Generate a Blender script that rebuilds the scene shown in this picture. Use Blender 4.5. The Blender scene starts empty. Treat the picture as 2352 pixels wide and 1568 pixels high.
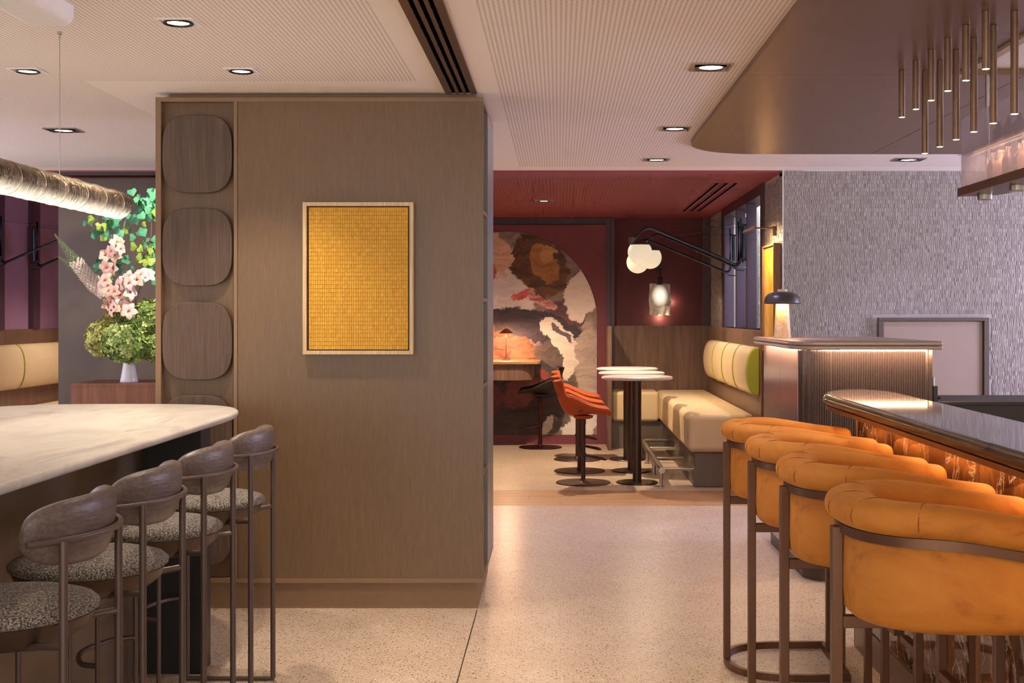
import bpy, math, random
from mathutils import Vector, Matrix
PI = math.pi
random.seed(7)
scene = bpy.context.scene
COL = scene.collection

# ------------------------------------------------------------------ camera
F_PX = 2900.0                       # focal length in pixels of the 2352 px wide frame
cam_d = bpy.data.cameras.new('camera')
cam = bpy.data.objects.new('camera', cam_d); COL.objects.link(cam)
cam.location = (0, 0, 1.5); cam.rotation_euler = (PI / 2, 0, 0)
cam_d.sensor_width = 36.0; cam_d.lens = 36.0 * F_PX / 2352.0
cam_d.shift_x = -107 / 2352.0; cam_d.shift_y = -62 / 2352.0
cam_d.clip_start = 0.05; cam_d.clip_end = 100
scene.camera = cam

# ------------------------------------------------------------------ world, colour management
w = bpy.data.worlds.new('world'); scene.world = w; w.use_nodes = True
bg = w.node_tree.nodes['Background']
bg.inputs[0].default_value = (1.0, 0.93, 0.86, 1); bg.inputs[1].default_value = 0.9
vs = scene.view_settings
vs.view_transform = 'Standard'; vs.look = 'None'; vs.gamma = 1; vs.use_curve_mapping = False
vs.exposure = 0.4
scene.cycles.use_denoising = True
scene.cycles.sample_clamp_indirect = 5.0
scene.cycles.max_bounces = 6
scene.cycles.diffuse_bounces = 4
scene.cycles.glossy_bounces = 3
scene.cycles.transparent_max_bounces = 8
scene.cycles.use_adaptive_sampling = True
scene.cycles.adaptive_threshold = 0.08
scene.cycles.adaptive_min_samples = 12

def light(kind, name, loc, energy, color=(1, 1, 1), size=0.1, size_y=None, target=None, spot=None, blend=0.6, parent=None):
    d = bpy.data.lights.new(name, kind); d.energy = energy; d.color = color
    if kind == 'AREA':
        d.size = size
        if size_y: d.shape = 'RECTANGLE'; d.size_y = size_y
    else: d.shadow_soft_size = size
    if kind == 'SPOT': d.spot_size = math.radians(spot or 90); d.spot_blend = blend
    o = bpy.data.objects.new(name, d); COL.objects.link(o)
    o.location = loc
    if target is not None:
        zz = (Vector(loc) - Vector(target)).normalized()          # local x stays horizontal: along world x when the lamp looks down
        xx = Vector((1, 0, 0)) if abs(zz.z) > 0.6 else Vector((0, 0, 1)).cross(zz)
        xx = (xx - zz * xx.dot(zz)).normalized(); yy = zz.cross(xx)
        o.rotation_euler = Matrix((xx, yy, zz)).transposed().to_euler()
    if parent is not None:
        o.parent = parent; o.location = Vector(loc) - wloc(parent)
    return o
WARM = (1.0, 0.74, 0.50); SOFT = (1.0, 0.84, 0.68); COOL = (0.62, 0.60, 1.0)
# daylight from the windows of the long sides of the corridor that crosses behind the cabinet
light('AREA', 'window_and_fill_light', (6.1, 8.2, 1.5), 180, (0.62, 0.62, 1.0), 1.4, 2.0, target=(0, 8.4, 1.4))
light('AREA', 'window_and_fill_light', (-5.0, 8.0, 1.9), 26, (0.66, 0.64, 1.0), 2.2, 2.0, target=(0, 8.6, 1.4))
# added unseen fill light behind the camera, evens out the room
light('AREA', 'window_and_fill_light', (0.0, -2.6, 1.5), 90, (1.0, 0.92, 0.84), 7.0, 2.2, target=(0, 6, 1.45))

# ------------------------------------------------------------------ helpers: objects
def wloc(o):
    v = Vector((0, 0, 0))
    while o is not None: v += o.location; o = o.parent
    return v
def tag(o, label=None, cat=None, group=None, kind=None):
    if label: o['label'] = label
    if cat: o['category'] = cat
    if group: o['group'] = group
    if kind: o['kind'] = kind
    return o
def thing(name, label, cat, loc=(0, 0, 0), group=None, rz=0):
    o = bpy.data.objects.new(name, None); COL.objects.link(o)
    o.empty_display_size = 0.1
    o.location = loc; o.rotation_euler = (0, 0, rz)
    return tag(o, label, cat, group)
def dup(root, loc, rz=None, label=None, group=None, parent=None):
    c = root.copy(); COL.objects.link(c)
    if parent is None:
        c.location = loc
        if rz is not None: c.rotation_euler = (0, 0, rz)
        if label: c['label'] = label
        if group: c['group'] = group
    else: c.parent = parent
    for ch in root.children: dup(ch, None, parent=c)
    return c

class MB:
    def __init__(s): s.v = []; s.f = []
    def add(s, vs, fs):
        o = len(s.v); s.v += [tuple(p) for p in vs]; s.f += [tuple(i + o for i in f) for f in fs]; return s
    def box(s, x0, x1, y0, y1, z0, z1):
        x0, x1 = min(x0, x1), max(x0, x1); y0, y1 = min(y0, y1), max(y0, y1); z0, z1 = min(z0, z1), max(z0, z1)
        return s.add([(x0, y0, z0), (x1, y0, z0), (x1, y1, z0), (x0, y1, z0), (x0, y0, z1), (x1, y0, z1), (x1, y1, z1), (x0, y1, z1)],
                     [(3, 2, 1, 0), (4, 5, 6, 7), (0, 1, 5, 4), (1, 2, 6, 5), (2, 3, 7, 6), (3, 0, 4, 7)])
    def prism(s, poly, z0, z1):
        n = len(poly)
        a = sum(poly[i][0] * poly[(i + 1) % n][1] - poly[(i + 1) % n][0] * poly[i][1] for i in range(n))
        if a < 0: poly = poly[::-1]
        return s.add([(x, y, z0) for x, y in poly] + [(x, y, z1) for x, y in poly],
                     [tuple(range(n))[::-1], tuple(range(n, 2 * n))] + [(i, (i + 1) % n, n + (i + 1) % n, n + i) for i in range(n)])
    def prism_y(s, poly, y0, y1):                       # poly in x, z
        b = MB().prism(poly, 0, 1)
        return s.add([(x, y1 if t < .5 else y0, z) for x, z, t in b.v], b.f)
    def prism_x(s, poly, x0, x1):                       # poly in y, z
        b = MB().prism(poly, 0, 1)
        return s.add([(x0 if t < .5 else x1, y, z) for y, z, t in b.v], b.f)
    def lathe(s, prof, n=32, c=(0, 0, 0), axis='z', sx=1, sy=1, caps=True):
        vs = []; fs = []; m = len(prof)
        for i in range(n):
            a = 2 * PI * i / n
            for r, z in prof:
                p = (r * math.cos(a) * sx, r * math.sin(a) * sy, z)
                if axis == 'x': p = (p[2], p[0], p[1])
                if axis == 'y': p = (p[0], -p[2], p[1]) if False else (p[1], p[2], p[0])
                vs.append((p[0] + c[0], p[1] + c[1], p[2] + c[2]))
        for i in range(n):
            j = (i + 1) % n
            for k in range(m - 1): fs.append((i * m + k, j * m + k, j * m + k + 1, i * m + k + 1))
        if not caps: return s.add(vs, fs)
        if prof[0][0] > 1e-6: fs.append(tuple(i * m for i in range(n))[::-1])
        if prof[-1][0] > 1e-6: fs.append(tuple(i * m + m - 1 for i in range(n)))
        return s.add(vs, fs)
    def ring(s, path, sect, closed=False, up=(0, 0, 1), caps=True):   # sect(i, t) -> list of (side, up) offsets
        P = [Vector(p) for p in path]; n = len(P); vs = []; fs = []; m = None; up = Vector(up); last = None
        for i in range(n):
            a = P[(i - 1) % n] if (closed or i > 0) else P[i]
            b = P[(i + 1) % n] if (closed or i < n - 1) else P[i]
            t = (b - a).normalized()
            side = t.cross(up)
            if side.length < 1e-4: side = last if last is not None else t.cross(Vector((1, 0, 0)))
            side = side.normalized(); last = side
            u = side.cross(t).normalized()
            sec = sect(i, i / max(1, n - 1)); m = len(sec)
            vs += [P[i] + side * q[0] + u * q[1] for q in sec]
        for i in range(n if closed else n - 1):
            j = (i + 1) % n
            for k in range(m): fs.append((i * m + k, i * m + (k + 1) % m, j * m + (k + 1) % m, j * m + k))
        if not closed and caps:
            fs.append(tuple(range(m))[::-1]); fs.append(tuple((n - 1) * m + k for k in range(m)))
        return s.add(vs, fs)
    def tube(s, path, r, n=10, closed=False, up=(0, 0, 1)):
        c = [(r * math.cos(2 * PI * k / n), r * math.sin(2 * PI * k / n)) for k in range(n)]
        return s.ring(path, lambda i, t: c, closed, up)
    def bar(s, path, wd, h, closed=False, up=(0, 0, 1)):
        c = [(-wd / 2, -h / 2), (wd / 2, -h / 2), (wd / 2, h / 2), (-wd / 2, h / 2)]
        return s.ring(path, lambda i, t: c, closed, up)
    def grid(s, fn, nu, nv, cu=False, cv=False):
        vs = [fn(i / (nu if cu else nu - 1), j / (nv if cv else nv - 1)) for i in range(nu) for j in range(nv)]
        fs = [(i * nv + j, ((i + 1) % nu) * nv + j, ((i + 1) % nu) * nv + (j + 1) % nv, i * nv + (j + 1) % nv)
              for i in range(nu if cu else nu - 1) for j in range(nv if cv else nv - 1)]
        return s.add(vs, fs)
    def build(s, name, mat, parent=None, bevel=0, seg=2, smooth=None, subsurf=0, solid=0, kind=None):
        off = wloc(parent) if parent is not None else Vector((0, 0, 0))
        me = bpy.data.meshes.new(name)
        me.from_pydata([(x - off.x, y - off.y, z - off.z) for x, y, z in s.v], [], s.f)
        me.materials.append(mat); me.update()
        o = bpy.data.objects.new(name, me); COL.objects.link(o)
        if parent is not None: o.parent = parent
        if smooth is not None:
            me.polygons.foreach_set('use_smooth', [True] * len(me.polygons))
            if smooth < 180: me.set_sharp_from_angle(angle=math.radians(smooth))
        if solid:
            m = o.modifiers.new('solid', 'SOLIDIFY'); m.thickness = solid; m.offset = 0
        if bevel:
            m = o.modifiers.new('bevel', 'BEVEL'); m.width = bevel; m.segments = seg; m.limit_method = 'ANGLE'; m.angle_limit = math.radians(40)
            if seg > 2: me.polygons.foreach_set('use_smooth', [True] * len(me.polygons)); m.harden_normals = True
        if subsurf:
            m = o.modifiers.new('sub', 'SUBSURF'); m.levels = subsurf; m.render_levels = subsurf
        if kind: o['kind'] = kind
        return o
def struct(name, mb, mat, parent=None, label=None, **k):
    o = mb.build(name, mat, parent, **k)
    if parent is None: o['kind'] = 'structure'
    if label: o['label'] = label
    return o
def boxm(*a): return MB().box(*a)
def superell(cx, cy, a, b, n=4.0, k=48):
    out = []
    for i in range(k):
        t = 2 * PI * i / k; c, s_ = math.cos(t), math.sin(t)
        out.append((cx + a * math.copysign(abs(c) ** (2 / n), c), cy + b * math.copysign(abs(s_) ** (2 / n), s_)))
    return out
def bez(pts, n=12):                                    # Catmull-Rom through points
    P = [Vector(p) for p in pts]; out = []
    for i in range(len(P) - 1):
        p0 = P[max(0, i - 1)]; p1 = P[i]; p2 = P[i + 1]; p3 = P[min(len(P) - 1, i + 2)]
        for k in range(n):
            t = k / n
            out.append(0.5 * ((2 * p1) + (p2 - p0) * t + (2 * p0 - 5 * p1 + 4 * p2 - p3) * t * t + (3 * p1 - p0 - 3 * p2 + p3) * t ** 3))
    out.append(P[-1]); return out
def fillet(pts, r, n=6):                               # polyline with rounded corners
    P = [Vector(p) for p in pts]; out = [P[0]]
    for i in range(1, len(P) - 1):
        a = (P[i - 1] - P[i]).normalized(); b = (P[i + 1] - P[i]).normalized()
        p, q = P[i] + a * r, P[i] + b * r
        for k in range(n + 1):
            t = k / n; out.append(p * (1 - t) ** 2 + P[i] * 2 * t * (1 - t) + q * t * t)
    out.append(P[-1]); return out

# ------------------------------------------------------------------ helpers: materials
def S(r, g=None, b=None):
    if g is None: r, g, b = int(r[1:3], 16), int(r[3:5], 16), int(r[5:7], 16)
    f = lambda c: (c / 255 / 12.92) if c / 255 <= 0.04045 else ((c / 255 + 0.055) / 1.055) ** 2.4
    return (f(r), f(g), f(b), 1)
class G:
    def __init__(s, name, color=(0.5, 0.5, 0.5, 1), rough=0.5, metal=0.0, spec=None):
        s.m = bpy.data.materials.new(name); s.m.use_nodes = True; s.t = s.m.node_tree
        s.p = s.t.nodes['Principled BSDF']; s.out = s.t.nodes['Material Output']
        s.set('Base Color', color); s.set('Roughness', rough); s.set('Metallic', metal)
        if spec is not None: s.set('Specular IOR Level', spec)
        s._o = None
    def set(s, k, v):
        i = s.p.inputs[k]
        if hasattr(v, 'links') or isinstance(v, bpy.types.NodeSocket): s.t.links.new(v, i)
        else: i.default_value = v
        return s
    def n(s, typ, ins=None, out=0, **pr):
        nd = s.t.nodes.new(typ)
        for k, v in pr.items(): setattr(nd, k, v)
        for k, v in (ins or {}).items():
            if isinstance(v, bpy.types.NodeSocket): s.t.links.new(v, nd.inputs[k])
            else: nd.inputs[k].default_value = v
        return nd.outputs[out]
    def obj(s):
        if s._o is None: s._o = s.n('ShaderNodeTexCoord', out=3)
        return s._o
    def map(s, scale=(1, 1, 1), loc=(0, 0, 0), rot=(0, 0, 0), src=None):
        return s.n('ShaderNodeMapping', {0: src or s.obj(), 1: loc, 2: rot, 3: scale})
    def noise(s, scale, vec=None, detail=4, rough=0.55, dist=0, out=0):
        return s.n('ShaderNodeTexNoise', {'Vector': vec or s.obj(), 'Scale': scale, 'Detail': detail, 'Roughness': rough, 'Distortion': dist}, out)
    def M(s, op, a, b=0.0, c=0.0): return s.n('ShaderNodeMath', {0: a, 1: b, 2: c}, operation=op)
    def ramp(s, fac, stops, interp='LINEAR'):
        nd = s.t.nodes.new('ShaderNodeValToRGB'); s.t.links.new(fac, nd.inputs[0]); r = nd.color_ramp; r.interpolation = interp
        while len(r.elements) < len(stops): r.elements.new(0.5)
        for e, (p, c) in zip(r.elements, stops): e.position = p; e.color = c if len(c) == 4 else (*c, 1)
        return nd.outputs[0]
    def mix(s, fac, a, b):
        nd = s.t.nodes.new('ShaderNodeMix'); nd.data_type = 'RGBA'
        for k, v in ((0, fac), (6, a), (7, b)):
            if isinstance(v, bpy.types.NodeSocket): s.t.links.new(v, nd.inputs[k])
            else: nd.inputs[k].default_value = v
        return nd.outputs[2]
    def bump(s, h, strength=0.3, dist=0.01):
        s.set('Normal', s.n('ShaderNodeBump', {'Height': h, 'Strength': strength, 'Distance': dist})); return s
    def xyz(s, v=None):
        nd = s.t.nodes.new('ShaderNodeSeparateXYZ'); s.t.links.new(v or s.obj(), nd.inputs[0]); return nd.outputs
    def emit(s, color, strength): s.set('Emission Color', color); s.set('Emission Strength', strength); return s
def plain(name, color, rough=0.5, metal=0.0, var=0.06, scale=25, bump=0.0, bscale=None, spec=None):
    g = G(name, color, rough, metal, spec)
    nz = g.noise(scale)
    lo = tuple(c * (1 - var) for c in color[:3]) + (1,); hi = tuple(min(1, c * (1 + var)) for c in color[:3]) + (1,)
    g.set('Base Color', g.ramp(nz, [(0.3, lo), (0.7, hi)]))
    if bump: g.bump(g.noise(bscale or scale * 8), bump, 0.003)
    return g.m
def wood(name, c0, c1, axis=2, scale=1.0, rough=0.45, fine=1.0, bump=0.15, contrast=(0.3, 0.7), dark=.62):
    g = G(name, c0, rough)
    sc = [14 * scale] * 3; sc[axis] = 0.9 * scale
    n1 = g.noise(1.0, g.map(tuple(sc)), 5, 0.6, 0.6)
    sf = [170 * fine] * 3; sf[axis] = 4 * fine
    n2 = g.noise(1.0, g.map(tuple(sf)), 3, 0.6)
    col = g.ramp(n1, [(contrast[0], c0), (contrast[1], c1)])
    dk = tuple(c * dark for c in c0[:3]) + (1,)
    g.set('Base Color', g.mix(g.ramp(n2, [(0.42, (0.5, 0.5, 0.5, 1)), (0.62, (0, 0, 0, 1))]), col, dk))
    g.bump(n2, bump, 0.002)
    return g.m
def glow(name, color, strength, base=None):
    g = G(name, base or color, 0.4); g.emit(color, strength); return g.m

# terrazzo
g = G('terrazzo', S('#d8c3ae'), 0.30)
def flecks(g, scale, thr, keep):
    v = g.t.nodes.new('ShaderNodeTexVoronoi'); v.inputs['Scale'].default_value = scale
    g.t.links.new(g.n('ShaderNodeMix', {0: 0.012, 4: g.obj(), 5: g.noise(60, out=1)}, 1, data_type='VECTOR'), v.inputs['Vector'])
    near = g.M('LESS_THAN', v.outputs['Distance'], thr)
    sx = g.t.nodes.new('ShaderNodeSeparateColor'); g.t.links.new(v.outputs['Color'], sx.inputs[0])
    return g.M('MULTIPLY', near, g.M('GREATER_THAN', sx.outputs[0], keep))
fl = g.M('MAXIMUM', flecks(g, 58, 0.26, 0.42), flecks(g, 110, 0.30, 0.5))
fw = flecks(g, 80, 0.34, 0.72)
base = g.ramp(g.noise(3.0), [(0.35, S('#c4ad95')), (0.7, S('#cdb8a2'))])
base = g.mix(g.M('MULTIPLY', fw, 0.5), base, S('#efe6dc'))
g.set('Base Color', g.mix(g.M('MULTIPLY', fl, 0.92), base, S('#5b4638')))
M_terrazzo = g.m

def perforated(name, paint, dark, xr, yr, px=0.019, py=0.0143, excl=None):
    g = G(name, paint, 0.75)
    X, Y, Z = g.xyz()
    u = g.M('DIVIDE', X, px); v = g.M('DIVIDE', Y, py)
    col = g.M('FLOOR', u)
    v2 = g.M('ADD', v, g.M('MULTIPLY', g.M('MODULO', col, 2.0), 0.5))
    a = g.M('LESS_THAN', g.M('ABSOLUTE', g.M('SUBTRACT', g.M('FRACT', u), 0.5)), 0.21)
    b = g.M('LESS_THAN', g.M('ABSOLUTE', g.M('SUBTRACT', g.M('FRACT', v2), 0.5)), 0.22)
    m = g.M('MULTIPLY', a, b)
    reg = None
    for (x0, x1, y0, y1) in xr:
        r = g.M('MULTIPLY', g.M('MULTIPLY', g.M('GREATER_THAN', X, x0), g.M('LESS_THAN', X, x1)),
                g.M('MULTIPLY', g.M('GREATER_THAN', Y, y0), g.M('LESS_THAN', Y, y1)))
        reg = r if reg is None else g.M('MAXIMUM', reg, r)
    g.set('Base Color', g.mix(g.M('MULTIPLY', m, reg), paint, dark))
    return g.m
M_ceil = perforated('perforated_plaster', S('#efe4d9'), S('#a3907f'), [(-4.9, -0.69, -3, 6.12), (-4.9, -2.3, 6.12, 9.7), (-0.30, 4.9, -3, 9.66)], None)
M_ceil_red = perforated('perforated_red_plaster', S('#8a3f49'), S('#58232c'), [(-4.6, 1.25, 10.25, 14.3)], None, 0.03, 0.022)

M_lam = wood('brown_laminate', S('#745a40'), S('#795f46'), 2, 3.0, 0.36, 3.0, 0.05)
M_lam_trim = plain('brown_trim', S('#86694f'), 0.4, 0, 0.04)
M_lam_dark = plain('dark_niche', S('#3a322d'), 0.6)
M_plaque = wood('smoked_oak', S('#4f3d33'), S('#6a5446'), 2, 2.0, 0.5, 1.0, 0.3, (.3, .7), .5)
M_bronze = plain('bronze_metal', S('#7a5f4c'), 0.38, 0.85, 0.05)
M_bronze_d = plain('dark_bronze', S('#54433a'), 0.42, 0.7, 0.05)
M_legmetal = plain('mocha_powder_coat', S('#5a4a43'), 0.42, 0.3, 0.05)
M_slot = plain('matt_black', S('#0c0a0a'), 1.0, 0, .05, spec=0.0)
M_black = plain('black_laminate', S('#1b1817'), 0.45, 0, 0.05)
M_chrome = plain('satin_steel', S('#b9b3ae'), 0.28, 1.0, 0.04)
M_white = plain('white_paint', S('#ece8e4'), 0.45, 0, 0.02)
M_plum = plain('plum_paint', S('#783a44'), 0.6, 0, 0.04, 4)
M_red = plain('oxblood_paint', S('#5a262d'), 0.65, 0, 0.05, 4)
M_plumtrim = plain('aubergine_trim', S('#4a3440'), 0.45, 0, 0.05)
M_purple = plain('mauve_panel', S('#8f6c88'), 0.55, 0, 0.04, 4)
M_lav = plain('lavender_paint', S('#5c4e69'), 0.5, 0, 0.03)
M_walnut = wood('walnut_panel', S('#65493a'), S('#866654'), 2, 1.3, 0.45, 1.0, 0.1)
M_walnut_r = wood('red_walnut', S('#6b3f2a'), S('#8b5a3c'), 2, 1.6, 0.45, 1.0, 0.1)
M_oakfloor = wood('oak_floor', S('#a87a52'), S('#c59868'), 0, 1.0, 0.4, 0.7, 0.08)
M_desk = wood('light_walnut', S('#9c7350'), S('#b78c66'), 0, 1.2, 0.4, 1.0, 0.1)
M_cream = plain('cream_leather', S('#ccb48e'), 0.5, 0, 0.03, 6, 0.08, 300)
M_green = plain('lime_leather', S('#a8aa36'), 0.5, 0, 0.04)
M_taupe = plain('taupe_metal', S('#6d6156'), 0.4, 0.4, 0.03)
M_greywall = plain('grey_taupe_wall', S('#57493e'), 0.55, 0, 0.04, 3)
M_beige = plain('beige_panel', S('#9d8877'), 0.5, 0, 0.02, 3)
M_tile = None

# mottled fabrics
g = G('orange_velvet', S('#d9832a'), 0.75)
n1 = g.noise(5.5, g.map((1, 1, 1.6)), 5, 0.6, 0.9)
g.set('Base Color', g.ramp(n1, [(0.30, S('#955012')), (0.47, S('#bc7322')), (0.75, S('#ca8430'))]))
g.set('Sheen Weight', 0.35); g.set('Sheen Roughness', 0.4); g.set('Sheen Tint', S('#ffb45a'))
g.bump(g.noise(900), 0.12, 0.002); M_velvet = g.m
g = G('rust_knit', S('#b04d1e'), 0.85); g.bump(g.noise(500), 0.3, 0.003)
g.set('Base Color', g.ramp(g.noise(60), [(0.3, S('#a04216')), (0.7, S('#b95424'))])); M_rust = g.m
M_blackplastic = plain('black_brown_shell', S('#1d1210'), 0.5)
g = G('grey_boucle', S('#6c645f'), 0.95)
vv = g.t.nodes.new('ShaderNodeTexVoronoi'); vv.inputs['Scale'].default_value = 190
g.t.links.new(g.map((1, 1.5, 1.2)), vv.inputs['Vector'])
mm = g.M('MULTIPLY_ADD', g.noise(160), 0.6, g.M('MULTIPLY', vv.outputs['Distance'], 0.8))
g.set('Base Color', g.ramp(mm, [(0.35, S('#c6bbb0')), (0.62, S('#8c827a')), (0.85, S('#474039'))]))
g.bump(g.M('SUBTRACT', 1.0, vv.outputs['Distance']), 0.9, 0.004); M_boucle = g.m
M_greywood = wood('taupe_stained_ash', S('#5e4f4a'), S('#6f605a'), 1, 1.2, 0.40, 0.75, 0.5, (0.35, 0.65), .45)

# stones
g = G('white_marble', S('#d8d0c6'), 0.3)
n1 = g.noise(1.6, g.map((2.6, 0.9, 1), rot=(0, 0, 0.5)), 8, 0.62, 1.2)
g.set('Base Color', g.ramp(n1, [(0.32, S('#a59c92')), (0.47, S('#c8c1b7')), (0.62, S('#b9b1a7')), (0.8, S('#cfcac1'))])); M_marble = g.m
g = G('dark_granite', S('#55504a'), 0.05)
g.set('Base Color', g.ramp(g.noise(420, None, 2), [(0.35, S('#3a3631')), (0.55, S('#5e5953')), (0.75, S('#8a857d'))])); M_granite = g.m
g = G('granite_edge', S('#4a3a28'), 0.25)
g.set('Base Color', g.ramp(g.noise(1, g.map((60, 5, 60)), 4), [(0.3, S('#2c2118')), (0.55, S('#55422c')), (0.8, S('#7a6543'))])); M_granite_edge = g.m
g = G('amber_marble', S('#4a3020'), 0.08)
w1 = g.noise(1.7, g.map((1, 1.4, 1.0)), 7, 0.6, 1.0)
w2 = g.noise(2.6, g.map((1, 1.8, 0.9), rot=(.4, 0, 0)), 8, 0.62, 1.4)
vein = g.M('ABSOLUTE', g.M('SUBTRACT', w2, 0.5))
body = g.ramp(w1, [(0.30, S('#1d1512')), (0.45, S('#4d3020')), (0.55, S('#80512c')), (0.66, S('#3a2a24')), (0.8, S('#8e7058'))])
g.set('Base Color', g.mix(g.ramp(vein, [(0.0, (.9, .9, .9, 1)), (0.016, (0, 0, 0, 1))]), body, S('#cdb9a4'))); g.set('Specular IOR Level', 0.7); g.set('IOR', 1.6); g.set('Roughness', .04); M_amber = g.m
g = G('canopy_bronze', S('#8a6e5a'), 0.36, 0.75)
g.bump(g.noise(1, g.map((8, 500, 8)), 2), 0.06, 0.002); M_canopy = g.m
g = G('fluted_acrylic', S('#6b554b'), 0.14, 0.85); M_flute = g.m
g = G('fluted_glass', S('#b9a8b8'), 0.12); g.set('Alpha', 0.38); g.set('Specular IOR Level', 0.8); M_fglass = g.m
M_bottle = plain('brown_bottle', S('#4a2e26'), 0.15, 0, 0.1)
M_bottle2 = plain('clear_bottle', S('#b98d72'), 0.12, 0, 0.1)

# ================================================================== SETTING
CZ = 2.63
floor = struct('floor', boxm(-5.3, 6.2, -3, 9.91, -0.1, 0), M_terrazzo)
floor['label'] = 'warm white terrazzo floor with dark flecks'
struct('floor_back', boxm(-5.3, 6.2, 10.77, 15.0, -0.1, 0), M_terrazzo)['label'] = 'terrazzo floor of the red dining nook'
boxm(-0.4165, -0.4115, -3, 6.40, -0.02, 0.0012).build('joint_strip', M_bronze_d, floor)
# oak threshold planks
tr = boxm(-5.3, 6.2, 9.912, 10.768, -0.1, -0.012).build('trim_1', M_oakfloor); tr['kind'] = 'structure'; tr['label'] = 'band of oak planks crossing the floor'
rows = 5; wrow = 0.856 / rows
for r in range(rows):
    x = -5.3 + random.uniform(-1.5, 0)
    while x < 6.2:
        L = random.uniform(1.3, 2.1)
        a, b = max(x, -5.3), min(x + L, 6.2)
        if b > -0.9 and a < 2.2: boxm(a + .001, b - .001, 9.912 + r * wrow + .001, 9.912 + (r + 1) * wrow - .001, -0.012, random.uniform(-.0006, .0004)).build('plank', M_oakfloor, tr)
        x += L
struct('ceiling', boxm(-5.3, 6.2, -3, 9.91, CZ, CZ + 0.1), M_ceil)['label'] = 'perforated off-white plaster ceiling'
struct('ceiling_back', boxm(-5.3, 1.92, 9.915, 15.0, CZ - 0.012, CZ + 0.1), M_ceil_red)['label'] = 'perforated plum red ceiling of the back nook'
# back wall: oxblood wall, proud plum panel, aubergine uprights
wb = struct('wall_back', boxm(-5.3, 2.6, 14.66, 14.9, 0, CZ), M_red, label='oxblood red back wall of the nook')
boxm(-3.2, 0.553, 14.60, 14.66, 0.0, 2.537).build('wall_panel', M_plum, wb)
boxm(0.553, 0.600, 14.58, 14.66, 0.0, CZ - .015).build('upright', M_plumtrim, wb)
boxm(0.604, 0.645, 14.575, 14.66, 0.0, CZ - .015).build('upright', M_plumtrim, wb)
boxm(1.66, 1.755, 14.59, 14.66, 1.372, CZ - .015).build('upright', M_plumtrim, wb)
boxm(-3.2, 0.553, 14.62, 14.66, 2.545, CZ - .015).build('header_recess', M_plumtrim, wb)
boxm(0.646, 1.755, 14.578, 14.66, 0.0, 1.37).build('wainscot', M_walnut, wb)
# left purple wall
wl = struct('wall_left', boxm(-5.3, -5.12, 9.95, 14.9, 0, CZ), M_purple, label='mauve wall panels behind the left banquette')
for y0 in (11.40, 12.19, 12.98):
    boxm(-5.12, -5.07, y0, y0 + .16, 1.36, CZ - .02).build('upright', M_plumtrim, wl)
boxm(-5.12, -5.085, 9.95, 14.6, 0, 1.36).build('wainscot', M_walnut, wl)
# grey screen wall behind flowers
wm = struct('wall_middle', boxm(-3.97, -1.5, 10.02, 10.3, 0, CZ - .05), M_greywall, label='grey taupe screen wall behind the flowers')
boxm(-5.1, -0.9, 9.93, 9.97, CZ - .035, CZ - 0.0).build('gap_shade_strip', M_lam_dark, wm)  # solid dark strip stands in for the shade in the ceiling gap

# ---------------- tile walls (kit-kat mosaic): real small tiles
gt = G('mosaic_tile', S('#b4a89f'), 0.35)
at = gt.n('ShaderNodeAttribute', attribute_name='shade')
gt.set('Base Color', gt.ramp(gt.n('ShaderNodeAttribute', out=2, attribute_name='shade'),
       [(0.0, S('#857b73')), (0.5, S('#988e86')), (1.0, S('#a59b93'))])); M_tile = gt.m
M_grout = plain('pale_grout', S('#aca299'), 0.8)
def tile_field(name, fn, w_, h_, excl, parent, tw=0.0165, th=0.032, gap=0.0025):
    mb = MB(); sh = []
    for j in range(int(h_ / th)):
        u = -random.uniform(0, tw)
        while u < w_:
            tl = random.choice((tw * .8, tw, tw, tw * 1.25))
            a, b = max(0, u), min(w_, u + tl - gap); v0, v1 = j * th, (j + 1) * th - gap
            if b - a > 0.003 and not any(a < e[1] and b > e[0] and v0 < e[3] and v1 > e[2] for e in excl):
                d0 = random.uniform(0.002, 0.006); d1 = d0 + random.uniform(-.002, .002)
                mb.add([fn(a, v0, 0), fn(b, v0, 0), fn(b, v1, 0), fn(a, v1, 0), fn(a, v0, d0), fn(b, v0, d1), fn(b, v1, d1), fn(a, v1, d0)],
                       [(4, 5, 6, 7), (0, 1, 5, 4), (1, 2, 6, 5), (2, 3, 7, 6), (3, 0, 4, 7)])
                sh += [min(1, max(0, random.gauss(.5, .2)))] * 5
            u += tl
    o = mb.build(name, M_tile, parent, kind='stuff')
    at_ = o.data.attributes.new('shade', 'FLOAT', 'FACE'); at_.data.foreach_set('value', sh)
    return o
WX = 1.76
wr = struct('wall_right', boxm(WX, 5.6, 9.914, 10.06, 0, CZ), M_grout, label='wall of pale grey upright mosaic tiles')
tile_field('mosaic_tiles', lambda u, v, d: (WX + u, 9.914 - d, v), 3.2, CZ, [(2.0, 3.2, 0, .8), (0.72, 1.63, 0, 1.475), (0, 3.2, 0, 0.75)], wr)
boxm(WX - .003, WX + .003, 9.902, 9.916, 0, CZ).build('corner_bead', M_white, wr)
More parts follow.
